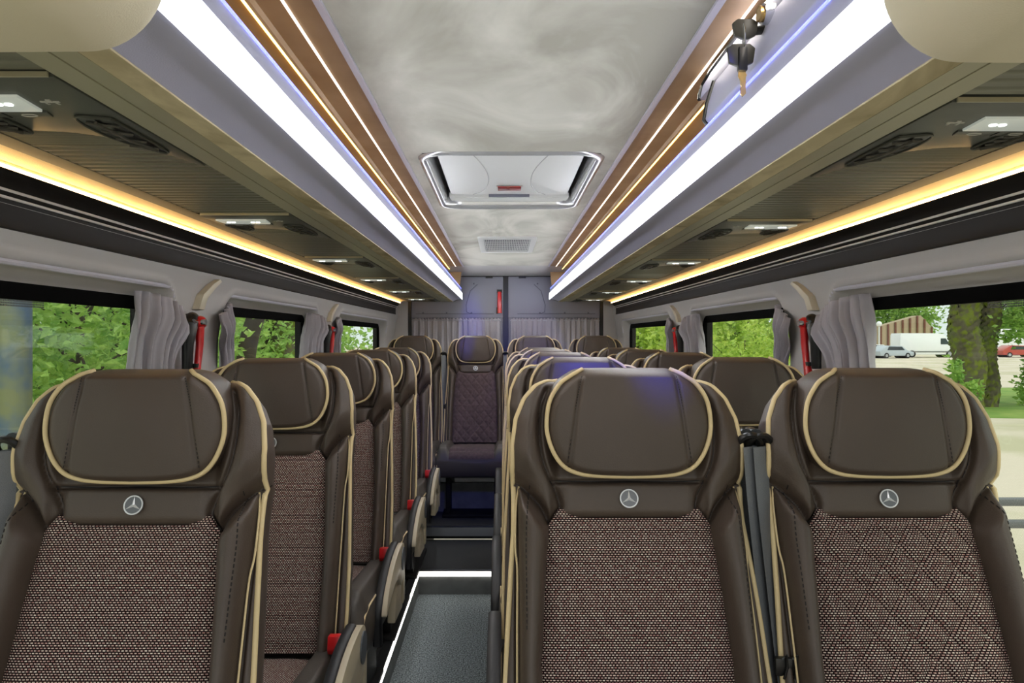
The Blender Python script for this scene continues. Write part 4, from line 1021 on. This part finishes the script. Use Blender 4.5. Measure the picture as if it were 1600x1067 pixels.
bush('c', (4.4, 24.0, Z(0.2)), 0, 0, 0, 0, None, 'green tree seen through the last right window', GR, 1.3, 2.2, 'leafy_tree', 'tree')
bush('c', (3.9, 12.0, Z(-0.6)), 0, 0, 0, 0, None, 'low bright bush at the near side of the second right window', GR, 0.5, 3.2)
# blue pole on the left
m = MB(); m.tube([(0, 0, -0.7), (0, 0, 1.5), (0.0, 0, 4.0)], 0.078, 24); o = m.build('painted_pole', M['blue_paint']); o.location = (-2.42, 3.62, 0.1)
tag(o, 'thick pole with peeling blue and ochre paint outside the left front window', 'pole')
# trunks seen through the left windows
def trunk(name, pts, r, mt, label, cat='tree trunk', group=None):
    P = spline(pts, 40); n = len(P); rr = [r[0]+(r[1]-r[0])*k/(n-1) for k in range(n)]
    m = MB(); m.tube([tuple(p) for p in P], rr, 20)
    for V in m.v: V[:, 0] += 0.05*r[0]*np.sin(V[:, 2]*7+V[:, 1]*9); V[:, 1] += 0.06*r[0]*np.sin(V[:, 2]*11)
    return tag(m.build(name, mt, angle=180), label, cat, group)
trunk('tree_trunk', [(-2.55, 7.0, GZ), (-2.5, 7.1, 1.0), (-2.32, 7.1, 1.7), (-2.05, 7.1, 3.0)], (0.10, 0.07), M['bark_dark'], 'dark leaning trunk in the middle of the second left window')
trunk('tree_trunk', [(-2.85, 7.0, GZ), (-2.8, 7.0, 1.0), (-2.6, 7.0, 2.6)], (0.06, 0.04), M['bark_dark'], 'thin dark trunk left of the leaning trunk, second left window')
trunk('tree_trunk', [(-3.3, 11.0, GZ), (-3.25, 11.0, 1.2), (-3.2, 11.0, 3.6)], (0.25, 0.2), M['bark'], 'thick greyish trunk outside the near end of the last left window')
# big double tree outside the right front window
T = empty('large_tree', (0, 0, 0), 'big mossy tree with twin trunks on the lot outside the right front window', 'tree')
def tr(pts, r, name, mt, seed):
    P = spline(pts, 50); n = len(P); m = MB(); m.tube([tuple(p) for p in P], [r[0]+(r[1]-r[0])*k/(n-1) for k in range(n)], 28)
    V = m.v[0]; V[:, 0] += 0.07*np.sin(V[:, 2]*3.1+seed)+0.04*np.sin(np.arange(len(V))*1.9); V[:, 1] += 0.05*np.sin(np.arange(len(V))*2.7)
    return m.build(name, mt, T, angle=180)
tr([(12.58, 20.0, GZ-0.1), (12.55, 20.0, 0.6), (12.50, 20.0, 1.6), (12.45, 20, 3.0), (12.1, 20, 6.0)], (0.40, 0.32), 'trunk', M['bark'], 0)
tr([(13.22, 20.3, GZ-0.1), (13.28, 20.3, 0.6), (13.30, 20.3, 1.6), (13.4, 20.3, 3.0), (14.0, 20.3, 6.0)], (0.27, 0.22), 'trunk', M['bark'], 2)
f = leaves(9000, (5.2, 3.0, 1.5), 0.22, 33).build('leaves', M['leaf'], T, smooth=False, fixn=False); f.location = (14.6, 20.5, 3.7); f['kind'] = 'stuff'
f = leaves(500, (0.5, 0.6, 0.8), 0.14, 35).build('sprouts', M['leaf'], T, smooth=False, fixn=False); f.location = (11.75, 19.0, 0.0); f['kind'] = 'stuff'
f = leaves(1500, (1.9, 0.7, 0.6), 0.16, 36).build('low_leaves', M['leaf'], T, smooth=False, fixn=False); f.location = (14.8, 19.5, 1.35); f['kind'] = 'stuff'
bush('d', (14.6, 20.5, Z(-1.2)), (0.5, 0.5, 1.0), 900, 0.14, 41, M['leaf'], 'small bush right of the twin-trunk tree', 'bushes on the lot')
bush('e', (3.25, 6.35, Z(-1.05)), (0.28, 0.28, 0.85), 80, 0.09, 43, M['leaf'], 'small leafy sprig right behind the right front curtain', 'bushes on the lot')
# far row of trees
for k, (x, y, s_, lab) in enumerate(((46, 110, 2.5, 'tall tree mass behind the tan fence'), (60, 112, 2.5, 'tall tree mass behind the white van'), (74.5, 110, 2.5, 'tall tree mass right behind the twin trunks'), (89, 108, 2.6, 'tall tree mass at the far right behind the lot'))):
    bush('f', (x, y, 6.0), (2.6, 2.6, 2.6), 7000, 0.25, 50, M['leaf'], lab, 'distant trees behind the lot', s_*1.0, k*1.1, 'distant_tree', 'tree')
# fence / hall of tan panels with brown posts
B = empty('panelled_shed', (0, 0, 0), 'tan shed wall with brown posts and sloping top behind the white van', 'building')
x0, x1, yb = 46.0, 52.2, 90.0
def ht_(x): return np.interp(x, [x0, 50.6, 50.9, x1], [2.7, 4.0, 4.0, 2.6])
xs = list(np.linspace(x0, x1, 20)); m = MB()
pts = [(x0, GZ)]+[(x, float(ht_(x))) for x in xs]+[(x1, GZ)]
m.prism(pts, yb, yb+1.5); m.build('wall_panel', M['panel_fence'], B, smooth=False)
for k in range(8):
    x = x0+(x1-x0)*k/7; m = MB(); m.box((x-0.09, yb-0.15, GZ), (x+0.09, yb-0.01, float(ht_(x)))); m.build('post', M['post_brown'], B, smooth=False)
# street lamp
L = empty('street_lamp', (44.8, 88.0, GZ), 'white globe lamp post left of the tan shed wall', 'lamp')
m = MB(); m.tube([(0, 0, 0), (0, 0, 3.2)], 0.10, 12); m.build('post', M['white_plastic'], L); m = MB(); m.ell((0, 0, 3.55), (0.32, 0.32, 0.32)); m.build('globe', M['van_white'], L)
# white van (side view, nose to the right)
def vehicle(name, loc, prof, w, paint, label, cat, wins, wheels, wr, rz=0, sc_=1):
    e = empty(name, loc, label, cat, None, rz); e.scale = (sc_,)*3
    m = MB(); m.prism(prof, -w/2, w/2); m.build('body', paint, e, bevel=0.06)
    for wn_ in wins: m = MB(); m.prism(wn_, -w/2-0.01, w/2+0.01); m.build('window', M['dark_glass'], e, smooth=False)
    for x in wheels:
        m = MB(); m.tube([(x, -w/2-0.02, wr), (x, w/2+0.02, wr)], wr, 24); wh = m.build('wheels', M['tyre'], e)
        wh.name = 'wheel'; m = MB(); m.tube([(x, -w/2-0.04, wr), (x, -w/2+0.0, wr)], wr*0.55, 20); m.build('hub', M['steel'], wh)
    return e
vp = [(-3.4, 0.35), (3.1, 0.35), (3.5, 0.55), (3.5, 1.1), (3.1, 1.35), (2.5, 1.55), (1.95, 2.45), (1.6, 2.75), (0.5, 2.85), (-3.3, 2.85), (-3.4, 2.6)]
van = vehicle('white_van', (41.0, 72.0, GZ), vp, 2.2, M['van_white'], 'long white panel van parked across the sandy lot', 'van', [[(1.35, 1.55), (2.4, 1.55), (1.95, 2.25), (1.35, 2.25)]], (-2.0, 2.4), 0.42, 0, 0.82)
m = MB(); m.box((-3.3, -1.13, 0.62), (3.0, -1.09, 0.75)); m.build('side_strip', M['concrete'], van, smooth=False)
cp = [(-2.2, 0.3), (2.1, 0.3), (2.25, 0.7), (1.3, 0.95), (0.7, 1.42), (-1.2, 1.48), (-2.0, 1.0), (-2.25, 0.8)]
cw = [[(-1.3, 0.95), (1.0, 0.95), (0.6, 1.34), (-1.1, 1.38)]]
vehicle('parked_car', (36.3, 69.0, GZ), cp, 1.8, M['car_grey'], 'silver car parked left of the white van', 'car', cw, (-1.4, 1.4), 0.32, 0.2, 0.8)
vehicle('parked_car', (37.9, 75.5, GZ), cp, 1.8, M['van_white'], 'white car parked between the silver car and the van', 'car', cw, (-1.4, 1.4), 0.32, 0.1, 0.85)
vehicle('parked_car', (50.0, 72.0, GZ), cp, 1.8, M['car_red'], 'red car seen right of the twin tree trunks', 'car', cw, (-1.4, 1.4), 0.32, 0, 0.8)
vehicle('parked_van', (55.5, 80.0, GZ), vp, 2.2, M['van_white'], 'pale van at the far right of the lot behind the leaves', 'van', [], (-2.0, 2.4), 0.42, 0, 1.0)
# low metal rail outside the right front window
R_ = empty('metal_rail', (0, 0, 0), 'low two-bar grey metal rail outside beside the right front seat', 'railing')
for z in (0.28, 0.147): m = MB(); m.box((2.80, 4.40, z-0.022), (6.5, 4.46, z+0.022)); m.build('bar', M['concrete'], R_, bevel=0.01)
for x in (3.6, 6.4): m = MB(); m.box((x-0.04, 4.46, GZ), (x+0.04, 4.54, 0.34)); m.build('post', M['concrete'], R_, bevel=0.01)
